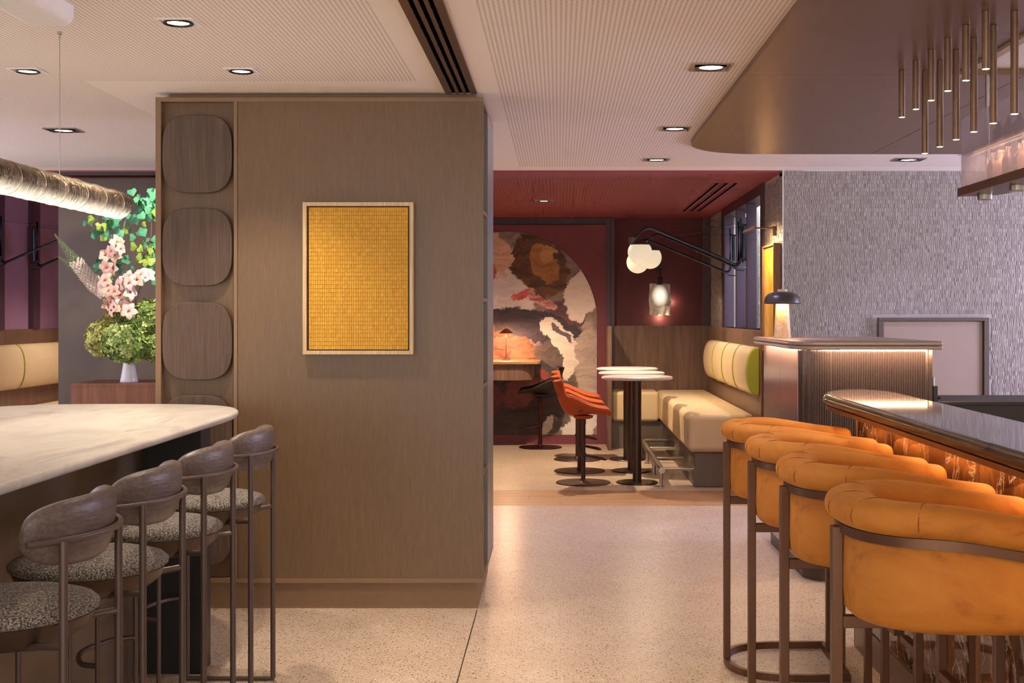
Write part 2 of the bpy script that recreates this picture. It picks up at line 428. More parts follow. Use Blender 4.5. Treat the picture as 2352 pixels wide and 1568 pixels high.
# side wall of the nook with window opening
ws = MB()
ws.box(WX, WX + .15, 10.06, 10.9, 0, CZ); ws.box(WX, WX + .15, 13.5, 14.66, 0, CZ); ws.box(WX, WX + .15, 10.9, 13.5, 0, 1.365); ws.box(WX, WX + .15, 10.9, 13.5, 2.56, CZ)
ws.box(WX, WX + .15, 9.93, 10.06, 0, CZ)
wside = struct('wall_side', ws, M_grout, label='mosaic tiled side wall of the red nook')
tile_field('mosaic_tiles', lambda u, v, d: (WX - d, 9.914 + u, v), 0.83, CZ - .02, [(0, .83, 0, 1.0)], wside)
tile_field('mosaic_tiles', lambda u, v, d: (WX - d, 13.50 + u, v), 1.05, CZ - .02, [(0, 1.05, 0, 1.36)], wside)
boxm(WX - .045, WX, 10.62, 14.60, 0, 1.365).build('wainscot', M_walnut, wside)
boxm(WX - .06, WX - .046, 10.60, 10.66, 0, 1.375).build('end_strip', M_walnut_r, wside)
boxm(2.25, 2.3, 10.07, 14.6, 0.9, 3.3).build('outer_wall', M_white, wside)
M_tile_k = M_tile; M_tile = plain('white_mosaic', S('#dcdfe0'), .4)
tile_field('mosaic_tiles', lambda u, v, d: (2.25 - d, 10.3 + u, 1.0 + v), 3.9, 2.0, [], wside)
M_tile = M_tile_k
win = struct('window_1', MB().box(WX - .02, WX + .15, 10.76, 10.90, 1.365, CZ - .02).box(WX - .02, WX + .15, 10.9, 13.42, 2.53, CZ - .02).box(WX - .02, WX + .10, 13.40, 13.5, 1.365, CZ - .02), M_plumtrim, label='tall window with lavender fins in the tiled side wall')
for y0 in (11.78, 12.48, 13.34):
    boxm(WX - .005, WX + .088, y0, y0 + .03, 1.365, 2.53).build('fin', M_lav, win, bevel=.002)
    boxm(WX - .012, WX + .0, y0 - .018, y0 - .002, 1.365, 2.53).build('fin_edge', M_plumtrim, win)
boxm(WX - .02, WX + .15, 10.9, 13.42, 1.345, 1.365).build('window_sill', M_plumtrim, win)
light('AREA', 'window_and_fill_light', (2.06, 12.2, 3.25), 75, (0.9, 0.95, 1.0), 0.3, 3.4, target=(2.06, 12.2, 0))

# hatch in tile wall
d1 = struct('door_1', boxm(2.545, 3.32, 9.885, 9.912, 0, 1.445), M_beige, label='plain beige flush door leaf in the tiled wall', bevel=.003)
M_dframe = plain('taupe_frame', S('#584a40'), 0.5)
for a in ((2.50, 2.54, 0, 1.449), (3.325, 3.365, 0, 1.449), (2.50, 3.365, 1.45, 1.475)): boxm(a[0], a[1], 9.86, 9.905, a[2], a[3]).build('door_frame', M_dframe, d1, bevel=.002)

# ---------------- bronze canopy over the bar
can = thing('ceiling_canopy', 'brushed bronze lowered ceiling panel with a rounded corner over the bar', 'ceiling panel', (2.0, 6.0, 2.6))
arc = [(0.856 + .51 - .51 * math.cos(t * PI / 2 / 16), 8.12 + .55 * math.sin(t * PI / 2 / 16)) for t in range(17)]
b = MB().prism([(0.856, -2.5), (0.856, 5.798), (1.82, 5.798), (1.82, -2.5)], 2.60, CZ - .001); b.build('panel', M_canopy, can)
b = MB().prism([(0.856, 5.802)] + arc + [(2.143, 8.67), (2.143, 5.802)], 2.60, CZ - .001); b.build('panel', M_canopy, can)
b = MB().prism([(2.147, 5.802), (2.147, 8.67), (6.1, 8.67), (6.1, 5.802)], 2.60, CZ - .001); b.build('panel', M_canopy, can)
boxm(1.82, 1.86, -2.5, 5.80, 2.585, CZ - .001).build('edge_trim', plain('beige_trim', S('#b49a84'), .45), can)
can['kind'] = 'structure'

# ================================================================== DOWNLIGHTS / VENTS
M_lens = glow('downlight_lens', (1.0, 0.88, 0.70, 1), 9.0)
M_lens_c = glow('cool_downlight_lens', (0.92, 0.93, 1.0, 1), 9.0)
M_refl = plain('dark_reflector', S('#3a332e'), 0.25, 0.8)
M_nickel = plain('nickel_trim', S('#a39a92'), 0.3, 0.9)
def downlight(x, y, hw, hd, label, cool=False, z=CZ, paint=None, e=14, group='recessed ceiling downlights', col=None, spot=95):
    t = thing('recessed_downlight', label, 'downlight', (x, y, z), group)
    b = MB(); k = 0.012
    b.box(x - hw, x + hw, y - hd, y - hd + k, z - .006, z - .0003); b.box(x - hw, x + hw, y + hd - k, y + hd, z - .006, z - .0003)
    b.box(x - hw, x - hw + k, y - hd + k, y + hd - k, z - .006, z - .0003); b.box(x + hw - k, x + hw, y - hd + k, y + hd - k, z - .006, z - .0003)
    b.build('trim', paint or M_nickel, t)
    r = min(hw, hd) - k - .002
    boxm(x - hw + k, x + hw - k, y - hd + k, y + hd - k, z - .002, z - .0003).build('housing', paint if paint is not None else M_refl, t)
    MB().lathe([(r * .72, z - .0025), (r * .95, z - .0025), (r, z - .008), (r * .93, z - .010), (r * .72, z - .005), (r * .72, z - .0025)], 28, (x, y, 0), caps=False).build('bezel', M_refl, t, smooth=40)
    MB().lathe([(0, z - .0032), (r * .72, z - .0030), (r * .70, z - .0024), (0, z - .0024)], 24, (x, y, 0)).build('lens', M_lens_c if cool else M_lens, t)
    light('SPOT', 'lamp_light', (x, y, z - .03), e, col or (COOL if cool else SOFT), 0.04, target=(x, y, 0), spot=spot, blend=0.8, parent=t)
    return t
downlight(-1.47, 4.88, .072, .072, 'square downlight with white trim nearest the linear slot vent', paint=M_white, e=75)
downlight(-2.46, 5.85, .070, .070, 'square downlight left of the pendant cable at the left edge', paint=M_white, e=60)
downlight(-1.47, 5.85, .070, .070, 'square downlight above the dark wood plaques of the cabinet', paint=M_white, e=60)
downlight(-3.03, 7.73, .098, .085, 'square downlight behind the pendant cable near the flowers', cool=True, e=30)
downlight(0.695, 5.76, .092, .088, 'square downlight beside the straight edge of the bronze canopy', e=60)
downlight(0.705, 7.66, .092, .085, 'square downlight left of the rounded corner of the bronze canopy', e=45, cool=True)
downlight(0.714, 9.2, .095, .085, 'square downlight in front of the red nook ceiling', cool=True, e=60)
downlight(2.55, 9.2, .110, .09, 'square twin downlight just in front of the grey tiled wall', cool=True, e=35)
downlight(-0.145, 12.4, .095, .08, 'small square downlight set in the red ceiling', z=CZ - .012, e=260, group=None, col=(1, .76, .52), spot=150)
# added fill spots without fixtures, out of view, extending the downlight rows
for i, (x, y, e) in enumerate(((-0.75, 4.2, 40), (-2.46, 4.4, 14), (0.0, 4.4, 40), (-4.1, 12.2, 150), (-2.6, 12.4, 120), (3.2, 7.6, 20))):
    light('SPOT', 'row_fill_spot', (x, y, CZ - .05), e, SOFT, .16, target=(x, y, 0), spot=100, blend=.9)

v = thing('linear_slot_vent', 'long brown linear air vent with three slots in the ceiling', 'air vent', (-0.49, 5.0, CZ))
x0, x1, ya, yb = -0.572, -0.413, 2.0, 6.40
sw = 0.019; xs = [x0 + .034, x0 + .034 + .036, x0 + .034 + .072]
edges = [(x0, xs[0])] + [(xs[i] + sw, xs[i + 1]) for i in range(2)] + [(xs[2] + sw, x1)]
for a, b_ in edges: boxm(a, b_, ya, yb, CZ - .013, CZ - .0005).build('vent_bar', M_bronze, v, bevel=.001)
for a in xs:
    boxm(a, a + sw, ya, yb, CZ - .002, CZ - .0005).build('slot', M_slot, v)
    y = 2.05
    while y < yb:
        boxm(a, a + sw, y, y + .008, CZ - .010, CZ - .002).build('divider', M_slot, v); y += .16
v = thing('ceiling_slot_vent', 'short plum air vent with two black slots in the red ceiling', 'air vent', (1.36, 12.0, CZ))
for xa in (1.335, 1.415, 1.495):
    boxm(xa, xa + .028, 10.75 + (0 if xa > 1.4 else .0), 13.65, CZ - .0145, CZ - .0125).build('slot', M_slot, v)
    boxm(xa - .012, xa, 10.75, 13.65, CZ - .018, CZ - .0125).build('vent_bar', M_plum, v)

# ================================================================== PARTITION CABINET
cab = thing('partition_cabinet', 'tall brown laminate partition cabinet with a column of dark plaques', 'cabinet', (-1.2, 6.9, 0))
CX0, CX1, CY, CY1, CT = -2.05, -0.383, 6.42, 7.40, 2.604
xdiv0, xdiv1 = -1.652, -1.634
boxm(CX0, CX1, CY, CY1, CT - .022, CT).build('top_panel', M_lam_trim, cab, bevel=.001)
boxm(CX0, CX1, CY, CY1, .135, .157).build('bottom_rail', M_lam_trim, cab, bevel=.001)
boxm(CX0 + .03, CX1 - .03, CY + .03, CY1 - .03, 0, .135).build('plinth', M_lam_trim, cab)
boxm(CX0, CX0 + .028, CY, CY1, .157, CT - .022).build('side_panel', M_lam_trim, cab, bevel=.001)
boxm(xdiv0, xdiv1, CY, CY + .12, .157, CT - .022).build('divider', M_lam_trim, cab, bevel=.001)
boxm(xdiv1 + .002, CX1, CY + .004, CY + .03, .157, CT - .022).build('front_panel', M_lam, cab)
boxm(CX0 + .028, xdiv0, CY + .05, CY + .07, .157, CT - .022).build('recessed_panel', M_lam, cab)
boxm(CX0 + .028, CX1 - .33, CY1 - .03, CY1, .157, CT - .022).build('back_panel', M_lam, cab)
boxm(CX1 - .33, CX1 - .31, CY + .03, CY1, .157, CT - .022).build('niche_back', M_lam_dark, cab)
boxm(CX1 - .31, CX1, CY + .40, CY1, .157, CT - .022).build('end_panel', plain('cool_lit_laminate', S('#84807e'), .3), cab)  # grey base colour stands in for the cool light on this side
for zz in (2.02, 1.565, 1.12, .67):
    boxm(CX1 - .31, CX1 - .004, CY + .03, CY + .40, zz, zz + .02).build('shelf', M_lam_trim, cab)
boxm(CX0 + .05, CX1 - .04, CY + .06, CY1 - .1, CT, CZ - .002).build('ceiling_filler', M_lam_trim, cab)
for i, zz in enumerate((2.317, 1.843, 1.365, .890, .420)):
    pz = [(x, z) for x, z in superell(-1.838, zz, .178, .199, 3.3, 56)]
    MB().prism_y(pz, CY - .002, CY + .026).build('plaque', M_plaque, cab, bevel=.004)
    boxm(-1.9, -1.776, CY + .026, CY + .05, zz - .06, zz + .06).build('plaque_mount', M_lam_dark, cab)

# ---------------- yellow framed art
art = thing('framed_artwork', 'yellow relief of small paper-like tiles in a pale wood floating frame', 'artwork', (-1.013, 6.40, 1.30))
ax0, ax1, az0, az1 = -1.292, -.734, 1.298, 2.067
M_ash = wood('pale_ash', S('#d9b98d'), S('#e8cfa8'), 2, 2.5, .5, 1, .05)
k = .019
for a in ((ax0, ax0 + k, az0, az1), (ax1 - k, ax1, az0, az1), (ax0 + k, ax1 - k, az0, az0 + k), (ax0 + k, ax1 - k, az1 - k, az1)):
    boxm(a[0], a[1], 6.372, 6.419, a[2], a[3]).build('frame', M_ash, art, bevel=.0015)
boxm(ax0 + k, ax1 - k, 6.40, 6.419, az0 + k, az1 - k).build('backing', M_black, art)
gy = G('ochre_paper', S('#e2a02c'), .6)
gy.set('Base Color', gy.ramp(gy.n('ShaderNodeAttribute', out=2, attribute_name='shade'), [(0, S('#cf9522')), (.5, S('#dba32f')), (1, S('#e5b24a'))])); M_ochre = gy.m
mb = MB(); sh = []
ix0, ix1, iz0, iz1 = ax0 + k + .009, ax1 - k - .009, az0 + k + .006, az1 - k - .006
nc, nr = 44, 35
for r in range(nr):
    for c in range(nc):
        xa = ix0 + (ix1 - ix0) * c / nc; xb = ix0 + (ix1 - ix0) * (c + 1) / nc
        za = iz0 + (iz1 - iz0) * r / nr; zb = iz0 + (iz1 - iz0) * (r + 1) / nr
        j = lambda s_: random.uniform(-s_, s_)
        yb_ = 6.388 + j(.0006); tl, tr_ = j(.0006), j(.0006); tb = random.uniform(0, .0010)
        mb.add([(xa + .0005, 6.4, za), (xb - .0005, 6.4, za), (xb - .0005, 6.4, zb), (xa + .0005, 6.4, zb),
                (xa + .0006 + j(.0005), yb_ + tl - tb, za + .0007 + j(.0006)), (xb - .0006 + j(.0005), yb_ + tr_ - tb, za + .0007 + j(.0006)),
                (xb - .0006, yb_ + tr_ + tb, zb - .0007), (xa + .0006, yb_ + tl + tb, zb - .0007)],
               [(4, 5, 6, 7), (0, 1, 5, 4), (1, 2, 6, 5), (2, 3, 7, 6), (3, 0, 4, 7)])
        sh += [min(1, max(0, random.gauss(.5, .15)))] * 5
boxm(ix0, ix1, 6.3915, 6.3995, iz0, iz1).build('relief_ground', plain('ochre_ground', S('#b98420'), .7), art)
o = mb.build('relief_tiles', M_ochre, art, kind='stuff')
o.data.attributes.new('shade', 'FLOAT', 'FACE').data.foreach_set('value', sh)

# ================================================================== TUBE PENDANT
TX, TZ, TR = -1.865, 1.962, .058
pen = thing('tube_pendant_lamp', 'hammered glowing tube pendant hung level on thin cables over the marble table', 'pendant lamp', (TX, 4.0, TZ))
gp = G('hammered_glass_tube', S('#b9a488'), .16, .85)
X, Y, Z = gp.xyz()
st = gp.noise(1, gp.map((26, 120, 26), rot=(0.25, 0, 0.25)), 4, .65, .8)
gp.bump(st, .9, .012)
gp.set('Base Color', gp.ramp(st, [(.3, S('#3f362c')), (.55, S('#8d7d68')), (.75, S('#d8c9b2'))]))
low = gp.n('ShaderNodeMapRange', {0: Z, 1: -.008, 2: -.056, 3: 0.0, 4: 1.0})
gp.set('Emission Color', (1, .86, .66, 1)); gp.set('Emission Strength', gp.M('MULTIPLY', gp.M('POWER', low, 1.6), gp.M('MULTIPLY_ADD', st, 5.0, -1.1)))
yends = 5.36
prof = []
b = MB()
pts = [(TR * .86, 1.0)] 
b.lathe([(TR, 1.2)] + [(TR * (1 + .012 * math.sin(i * 1.7) + .006 * random.uniform(-1, 1)), 1.2 + (yends - .02 - 1.2) * i / 160) for i in range(161)] + [(TR * .97, yends - .006), (TR * .90, yends), (0, yends + .001)], 40, (TX, 0, TZ), 'y')
b.build('tube', gp.m, pen, smooth=60)
y = yends - .11
M_ringm = plain('tube_band', S('#e8d5b5'), .25, .7)
while y > 1.3:
    MB().tube([(TX + (TR + .001) * math.cos(a), y, TZ + (TR + .001) * math.sin(a)) for a in [2 * PI * q / 36 for q in range(36)]], .0016, 6, True, up=(0, 1, 0)).build('band', M_ringm, pen, smooth=60)
    y -= .20
for yy in (4.72, 2.2):
    MB().tube([(TX, yy, TZ + TR - .004), (TX, yy, 2.556)], .0018, 6).build('cable', M_chrome, pen)
    MB().lathe([(.009, 2.556), (.009, 2.548), (.004, 2.546), (.004, 2.530), (0, 2.529)], 12, (TX, yy, 0)).build('cable_grip', M_chrome, pen)
rr = .075
pf = [(-1.955, CZ - .0005), (-1.955, 2.59)] + [(-1.915 - .04 * math.cos(a), 2.59 - .035 * math.sin(a)) for a in [q * PI / 16 for q in range(1, 9)]] + \
     [(-1.815 + .04 * math.sin(a), 2.59 - .035 * math.cos(a)) for a in [q * PI / 16 for q in range(0, 9)]] + [(-1.775, CZ - .0005)]
b = MB().prism_y(pf, 1.5, 4.62); b.build('ceiling_mount', M_white, pen, smooth=30)
light('AREA', 'tube_light', (TX, 3.4, TZ - TR - .012), 4, (1, .87, .70), .06, 3.6, target=(TX, 3.4, 0), parent=pen)
light('AREA', 'tube_light', (TX - TR - .02, 3.6, TZ), 2, (1, .82, .6), .05, 3.4, target=(-5, 3.6, TZ - .2), parent=pen)

# ================================================================== MARBLE BAR TABLE
tb = thing('bar_table', 'long bar-height table with a rounded white marble top on a dark base', 'table', (-2.13, 4.2, 0))
TXc, TXh, yb0 = -2.13, .69, 5.30
poly = [(TXc + TXh, 1.0)] + [(TXc + TXh * abs(math.cos(a)) ** .62 * (1 if math.cos(a) >= 0 else -1), yb0 + .925 * abs(math.sin(a)) ** .62) for a in [PI * q / 40 for q in range(41)]] + [(TXc - TXh, 1.0)]
MB().prism(poly, 1.030, 1.060).build('tabletop', M_marble, tb, bevel=.0135, seg=4)
boxm(-2.55, -1.742, 1.2, 5.27, .0, 1.030).build('base', plain('bronze_laminate', S('#6d5a48'), .35, .2), tb)
boxm(-2.75, -1.494, 5.27, 5.42, 0.0, 1.030).build('end_panel', M_black, tb)

# ---------------- grey bar stools
st = thing('bar_stool', 'x', 'bar stool', (0, 0, 0), 'grey boucle bar stools along the marble table')
for sgn in (-1, 1):
    MB().tube([(.22, sgn * .187, .012), (.22, sgn * .187, .965)], .0105, 12).build('rear_leg', M_legmetal, st, smooth=50)
    MB().tube([(-.13, sgn * .187, .012), (-.13, sgn * .187, .70)], .0085, 12).build('front_leg', M_legmetal, st, smooth=50)
    MB().tube([(-.135, sgn * .187, .011), (.225, sgn * .187, .011)], .0085, 10).build('sled_bar', M_legmetal, st, smooth=50)
    MB().tube([(.10, sgn * .12, .695), (.155, sgn * .155, .708), (.22, sgn * .187, .715)], .0095, 10).build('seat_strut', M_legmetal, st, smooth=60)
MB().tube(bez([(-.13, -.187, .34), (-.20, -.15, .34), (-.25, 0, .34), (-.20, .15, .34), (-.13, .187, .34)], 8), .009, 10).build('footrest', M_legmetal, st, smooth=60)
BRc, BRr = -.065, .335
MB().tube([(BRc + .335 * math.cos(a) , .335 * math.sin(a), .965) for a in [(-48 + 96 * q / 24) * PI / 180 for q in range(25)]], .0085, 10).build('back_rail', M_legmetal, st, smooth=60)
def backr(u, vv_):
    t = math.sin((u - .5) * PI); a = 48 * t * PI / 180
    e = max(0.0, 1 - abs(t) ** 3.6) ** (1 / 3.0)
    th = 2 * PI * vv_; cs, sn = math.cos(th), math.sin(th)
    hz = .080 * e * math.copysign(abs(sn) ** .75, sn)
    tk = (.034 * (e ** .8) + .0004) * math.copysign(abs(cs) ** .8, cs)
    if sn < 0: hz *= (1.0 + .12 * (1 - t * t)); 
    R = .290 + tk + (.012 if sn > 0 else .0) * sn - .010 * max(0, -sn)
    return (BRc + R * math.cos(a), R * math.sin(a), .978 + hz)
MB().grid(backr, 33, 20, False, True).build('backrest', M_greywood, st, smooth=180)
MB().lathe([(0, .752), (.214, .752), (.225, .760), (.226, .770), (.215, .781), (.18, .792), (.12, .800), (.05, .803), (0, .804)], 48).build('seat_cushion', M_boucle, st, smooth=70)
MB().lathe([(0, .672), (.10, .674), (.165, .690), (.205, .722), (.216, .7515), (0, .7515)], 40).build('seat_shell', M_bronze_d, st, smooth=50)
SY = [4.985, 4.35, 3.74, 3.17]
SL = ['grey boucle bar stool farthest along the marble table, nearest the cabinet plaques', 'second farthest grey boucle bar stool along the marble table',
      'second nearest grey boucle bar stool along the marble table', 'nearest grey boucle bar stool along the marble table, cut by the picture edge']
st.location = (-1.39, SY[0], 0); st['label'] = SL[0]
for y, l in zip(SY[1:], SL[1:]): dup(st, (-1.39, y, 0), 0, l)

# ================================================================== CONSOLE, VASE, FLOWERS
con = thing('wood_console', 'reddish wood console block under the flower vase', 'console', (-2.9, 9.25, 0))
boxm(-3.478, -2.25, 9.0, 9.55, 0.0, .985).build('body', M_walnut_r, con)
boxm(-3.478, -2.25, 9.0, 9.55, .985, 1.008).build('top', M_walnut_r, con, bevel=.002)
VX, VY, VZ = -3.13, 9.2, 1.0085
vase = MB().lathe([(0, 0), (.062, 0), (.064, .006), (.058, .03), (.046, .10), (.036, .17), (.034, .21), (.037, .235), (.032, .235), (.029, .21), (.031, .17), (.0, .05)], 36, (VX, VY, VZ)).build('flower_vase', plain('white_porcelain', S('#e6e4e4'), .15, 0, .01), None, smooth=50)
vase.location = (0, 0, 0); tag(vase, 'small white conical vase on the wood console', 'vase')
def petal_blob(c, r, cols, name, seed, label, rz=1.0):
    rnd = random.Random(seed)
    t = thing(name, label, 'flower', tuple(c), 'hydrangea heads in the vase')
    g = G('hydrangea_%d' % seed, cols[0], .7)
    g.set('Base Color', g.ramp(g.n('ShaderNodeAttribute', out=2, attribute_name='shade'), [(0, cols[0]), (.5, cols[1]), (1, cols[2])]))
    g.set('Subsurface Weight', .0)
    mb = MB(); sh = []
    n = 420
    for i in range(n):
        zz = 1 - 2 * (i + .5) / n; ph = i * 2.39996
        d = Vector((math.sqrt(1 - zz * zz) * math.cos(ph), math.sqrt(1 - zz * zz) * math.sin(ph), zz * rz))
        p = Vector(c) + d * r * rnd.uniform(.82, 1.06)
        nrm = (d.normalized() + Vector([rnd.uniform(-.6, .6) for _ in range(3)])).normalized()
        a = nrm.orthogonal().normalized(); b_ = nrm.cross(a)
        s0 = r * rnd.uniform(.15, .22); s_ = rnd.random()
        for q in range(4):
            an = q * PI / 2 + rnd.uniform(-.2, .2) + ph
            u = a * math.cos(an) + b_ * math.sin(an); v_ = nrm.cross(u)
            mb.add([p, p + u * s0 * .6 + v_ * s0 * .42 + nrm * s0 * .15, p + u * s0 + nrm * s0 * .05, p + u * s0 * .6 - v_ * s0 * .42 + nrm * s0 * .15], [(0, 1, 2, 3)])
            sh.append(min(1, max(0, s_ + rnd.uniform(-.2, .2))))
    o = mb.build('petals', g.m, t, kind='stuff')
    o.data.attributes.new('shade', 'FLOAT', 'FACE').data.foreach_set('value', sh)
    M_stem_ = M_stem
    MB().tube([(VX, VY, VZ + .06), (VX * .8 + c[0] * .2, VY * .8 + c[1] * .2, VZ + .24), tuple(c)], .004, 6).build('stem', M_stem_, t)
    MB().lathe([(0, -r * .7), (r * .45, -r * .5), (r * .62, 0), (r * .45, r * .5), (0, r * .7)], 10, tuple(c)).build('core', M_stem_, t)
    return t
M_stem = plain('flower_stem', S('#5a6b35'), .6)
GR = [S('#5c7a35'), S('#8aa653'), S('#b9c47a')]; YG = [S('#7a8235'), S('#b0b35c'), S('#d6cf8c')]; OG = [S('#6d5a24'), S('#8b8a3e'), S('#b79a55')]
petal_blob((VX + .03, VY - .12, 1.30), .165, GR, 'hydrangea_head', 1, 'green hydrangea head drooping in front over the vase', .85)
petal_blob((VX - .14, VY - .04, 1.335), .15, YG, 'hydrangea_head', 2, 'yellow-green hydrangea head at the left of the bouquet', .85)
petal_blob((VX + .16, VY - .02, 1.45), .155, GR, 'hydrangea_head', 3, 'green hydrangea head half hidden by the cabinet edge', 1.0)
petal_blob((VX - .09, VY + .10, 1.46), .12, OG, 'hydrangea_head', 4, 'rusty green hydrangea head behind the yellow-green one', .9)
petal_blob((VX - .22, VY + .03, 1.27), .085, YG, 'hydrangea_head', 5, 'smallest pale hydrangea tuft at the lower left of the bouquet', .9)
petal_blob((VX + .20, VY - .05, 1.27), .12, GR, 'hydrangea_head', 6, 'low green hydrangea head touching the cabinet edge', .9)
# foxtail lilies
M_fox = [plain('foxtail_tip', S('#8fa57a'), .7), plain('foxtail_bloom', S('#f2e6da'), .7)]
def foxtail(p0, p1, label, seed, spl):
    rnd = random.Random(seed)
    t = thing('foxtail_lily', label, 'flower', tuple(p0), 'foxtail lilies in the vase')
    A, B = Vector(p0), Vector(p1); ax = (B - A).normalized(); a = ax.orthogonal().normalized(); b_ = ax.cross(a)
    MB().tube([(VX, VY, VZ + .08), tuple((Vector((VX, VY, VZ + .3)) + A) / 2), p0, p1], .004, 6).build('stem', M_stem, t)
    for part, f0, f1, n, m in (('blooms', 0.0, spl, 170, M_fox[1]), ('bud_tip', spl, 1.0, 130, M_fox[0])):
        mb = MB()
        for i in range(n):
            f = f0 + (f1 - f0) * (i + rnd.random()) / n; ph = i * 2.4
            rad = (.045 if f < spl else .034 * (1 - (f - spl) / (1 - spl)) + .004) * min(1, .4 + f * 4)
            d = a * math.cos(ph) + b_ * math.sin(ph); p = A.lerp(B, f); s0 = .011 if f < spl else .010 * (1.2 - f)
            q = p + d * rad + ax * rad * .4; sd = ax.cross(d)
            mb.add([p + d * rad * .3, q + sd * s0, q + d * s0 + ax * s0, q - sd * s0], [(0, 1, 2, 3)])
            sd2 = (sd + ax).normalized()
            mb.add([q - sd2 * s0, q + d * s0, q + sd2 * s0, q - d * s0 * .5], [(0, 1, 2, 3)])
        mb.build(part, m, t, kind='stuff')
foxtail((VX - .19, VY + .02, 1.62), (VX - .535, VY - .02, 2.085), 'taller foxtail lily with a green tip leaning left', 11, .55)
foxtail((VX - .16, VY + .10, 1.66), (VX - .55, VY + .08, 1.925), 'lower foxtail lily leaning left behind the taller one', 12, .5)
# orchids
M_orch = []
for i, (c0, c1) in enumerate(((S('#e9cfc4'), S('#dfa684')), (S('#e3d8d8'), S('#dcb39c')))):
    g = G('orchid_petal_%d' % i, c0, .5)
    g.set('Base Color', g.ramp(g.noise(28), [(.35, c0), (.68, c1)])); M_orch.append(g.m)
M_throat = plain('orchid_throat', S('#b5552f'), .6)
def blossom_mesh():
    mb = MB()
    for q in range(5):
        an = PI / 2 + q * 2 * PI / 5; wd = .78 if q else .85
        def f(u, v_):
            r = u; s_ = max(0, math.sin(PI * min(1, .10 + .90 * u ** .8))) ** .6 * wd * (v_ - .5)
            cx, cz = math.cos(an), math.sin(an)
            return (cx * r - cz * s_, -.25 * math.sin(u * 2.2) + .25 * u * u, cz * r + cx * s_)
        mb.grid(f, 6, 4)
    return mb
proto_b = None
def orchid(pts, label, seed, mi):
    global proto_b
    rnd = random.Random(seed)
    t = thing('orchid_spray', label, 'flower', tuple(pts[0]), 'orchid sprays in the vase')
    path = bez([(VX, VY, VZ + .1)] + pts, 8)
    MB().tube(path, .0035, 6).build('stem', M_stem, t)
    for i in range(10, len(path), 2):
        if proto_b is None or proto_b[mi] is None:
            if proto_b is None: proto_b = [None, None]
            m1 = blossom_mesh(); me = bpy.data.meshes.new('blossom'); me.from_pydata(m1.v, [], m1.f); me.materials.append(M_orch[mi])
            me.polygons.foreach_set('use_smooth', [True] * len(me.polygons))
            m2 = MB().lathe([(0, -.02), (.14, 0), (.17, .12), (.08, .25), (0, .28)], 8); me2 = bpy.data.meshes.new('throat')
            me2.from_pydata([(x, -z, y) for x, y, z in m2.v], [], m2.f); me2.materials.append(M_throat)
            proto_b[mi] = (me, me2)
        o = bpy.data.objects.new('blossom', proto_b[mi][0]); COL.objects.link(o); o.parent = t
        p = path[i] + Vector((rnd.uniform(-.05, .05), rnd.uniform(-.06, .0), rnd.uniform(-.03, .03)))
        o.location = p - Vector(pts[0]); s0 = rnd.uniform(.050, .066); o.scale = (s0, s0, s0)
        o.rotation_euler = (rnd.uniform(-.5, .4), rnd.uniform(-1, 1), rnd.uniform(-.9, .9))
        h = bpy.data.objects.new('throat', proto_b[mi][1]); COL.objects.link(h); h.parent = o
orchid([(VX - .06, VY - .10, 1.50), (VX - .10, VY - .10, 1.68), (VX - .12, VY - .10, 1.86), (VX - .08, VY - .12, 1.98), (VX + .01, VY - .12, 1.99)], 'peach orchid spray reaching up on the left', 21, 0)
orchid([(VX + .02, VY - .14, 1.50), (VX + .04, VY - .16, 1.64), (VX + .09, VY - .16, 1.76), (VX + .16, VY - .14, 1.80)], 'pale pink orchid spray hanging over the hydrangeas', 22, 1)
orchid([(VX - .02, VY - .13, 1.46), (VX - .01, VY - .15, 1.58), (VX + .01, VY - .15, 1.72)], 'short blush orchid spray low in the bouquet', 23, 0)
# leafy branches
gl = [plain('leaf_green', S('#4f9a73'), .5, 0, .2, 9), plain('leaf_lime', S('#8fae4a'), .5, 0, .2, 9)]
lm = []
for m in gl:
    mb = MB()
    mb.add([(0, 0, 0), (-.55, .06, .55), (-.42, .0, .9), (0, -.05, .82), (.42, .0, .92), (.55, .06, .55)], [(0, 3, 2, 1), (0, 5, 4, 3)])
    me = bpy.data.meshes.new('leaf'); me.from_pydata(mb.v, [], mb.f); me.materials.append(m); lm.append(me)
def branch(pts, n, label, seed, spread=.07, lime=.25, start=.45):
    rnd = random.Random(seed)
    t = thing('leafy_branch', label, 'branch', tuple(pts[0]), 'leafy branches in the vase')
    path = bez([(VX, VY, VZ + .1)] + pts, 10)
    MB().tube(path, .003, 6).build('stem', plain('brown_twig', S('#6b4a30'), .7), t)
    for i in range(n):
        f = start + (1 - start) * i / n; p = path[min(len(path) - 1, int(f * (len(path) - 1)))]
        o = bpy.data.objects.new('leaf', lm[1 if rnd.random() < lime else 0]); COL.objects.link(o); o.parent = t
        o.location = p + Vector((rnd.gauss(0, spread), rnd.gauss(0, spread * .7), rnd.gauss(0, spread * .7))) - Vector(pts[0])
        s0 = rnd.uniform(.046, .072); o.scale = (s0, s0, s0)
        o.rotation_euler = (rnd.uniform(-.7, .7), rnd.uniform(-2.5, 2.5), rnd.uniform(-1.2, 1.2))
branch([(VX + .06, VY, 1.7), (VX + .15, VY, 2.0), (VX + .16, VY, 2.25), (VX + .12, VY, 2.32)], 66, 'tallest leafy branch rising beside the cabinet edge', 31, .055, .1, .7)
branch([(VX + .02, VY + .02, 1.6), (VX - .05, VY + .02, 1.9), (VX - .16, VY, 2.12), (VX - .08, VY, 2.20)], 58, 'leafy branch arching left under the tube pendant', 32, .065, .1, .7)
branch([(VX + .05, VY + .02, 1.6), (VX + .14, VY, 1.85), (VX + .17, VY, 2.05)], 56, 'yellow-green leafy branch in the middle right of the bouquet', 33, .06, .55, .55)
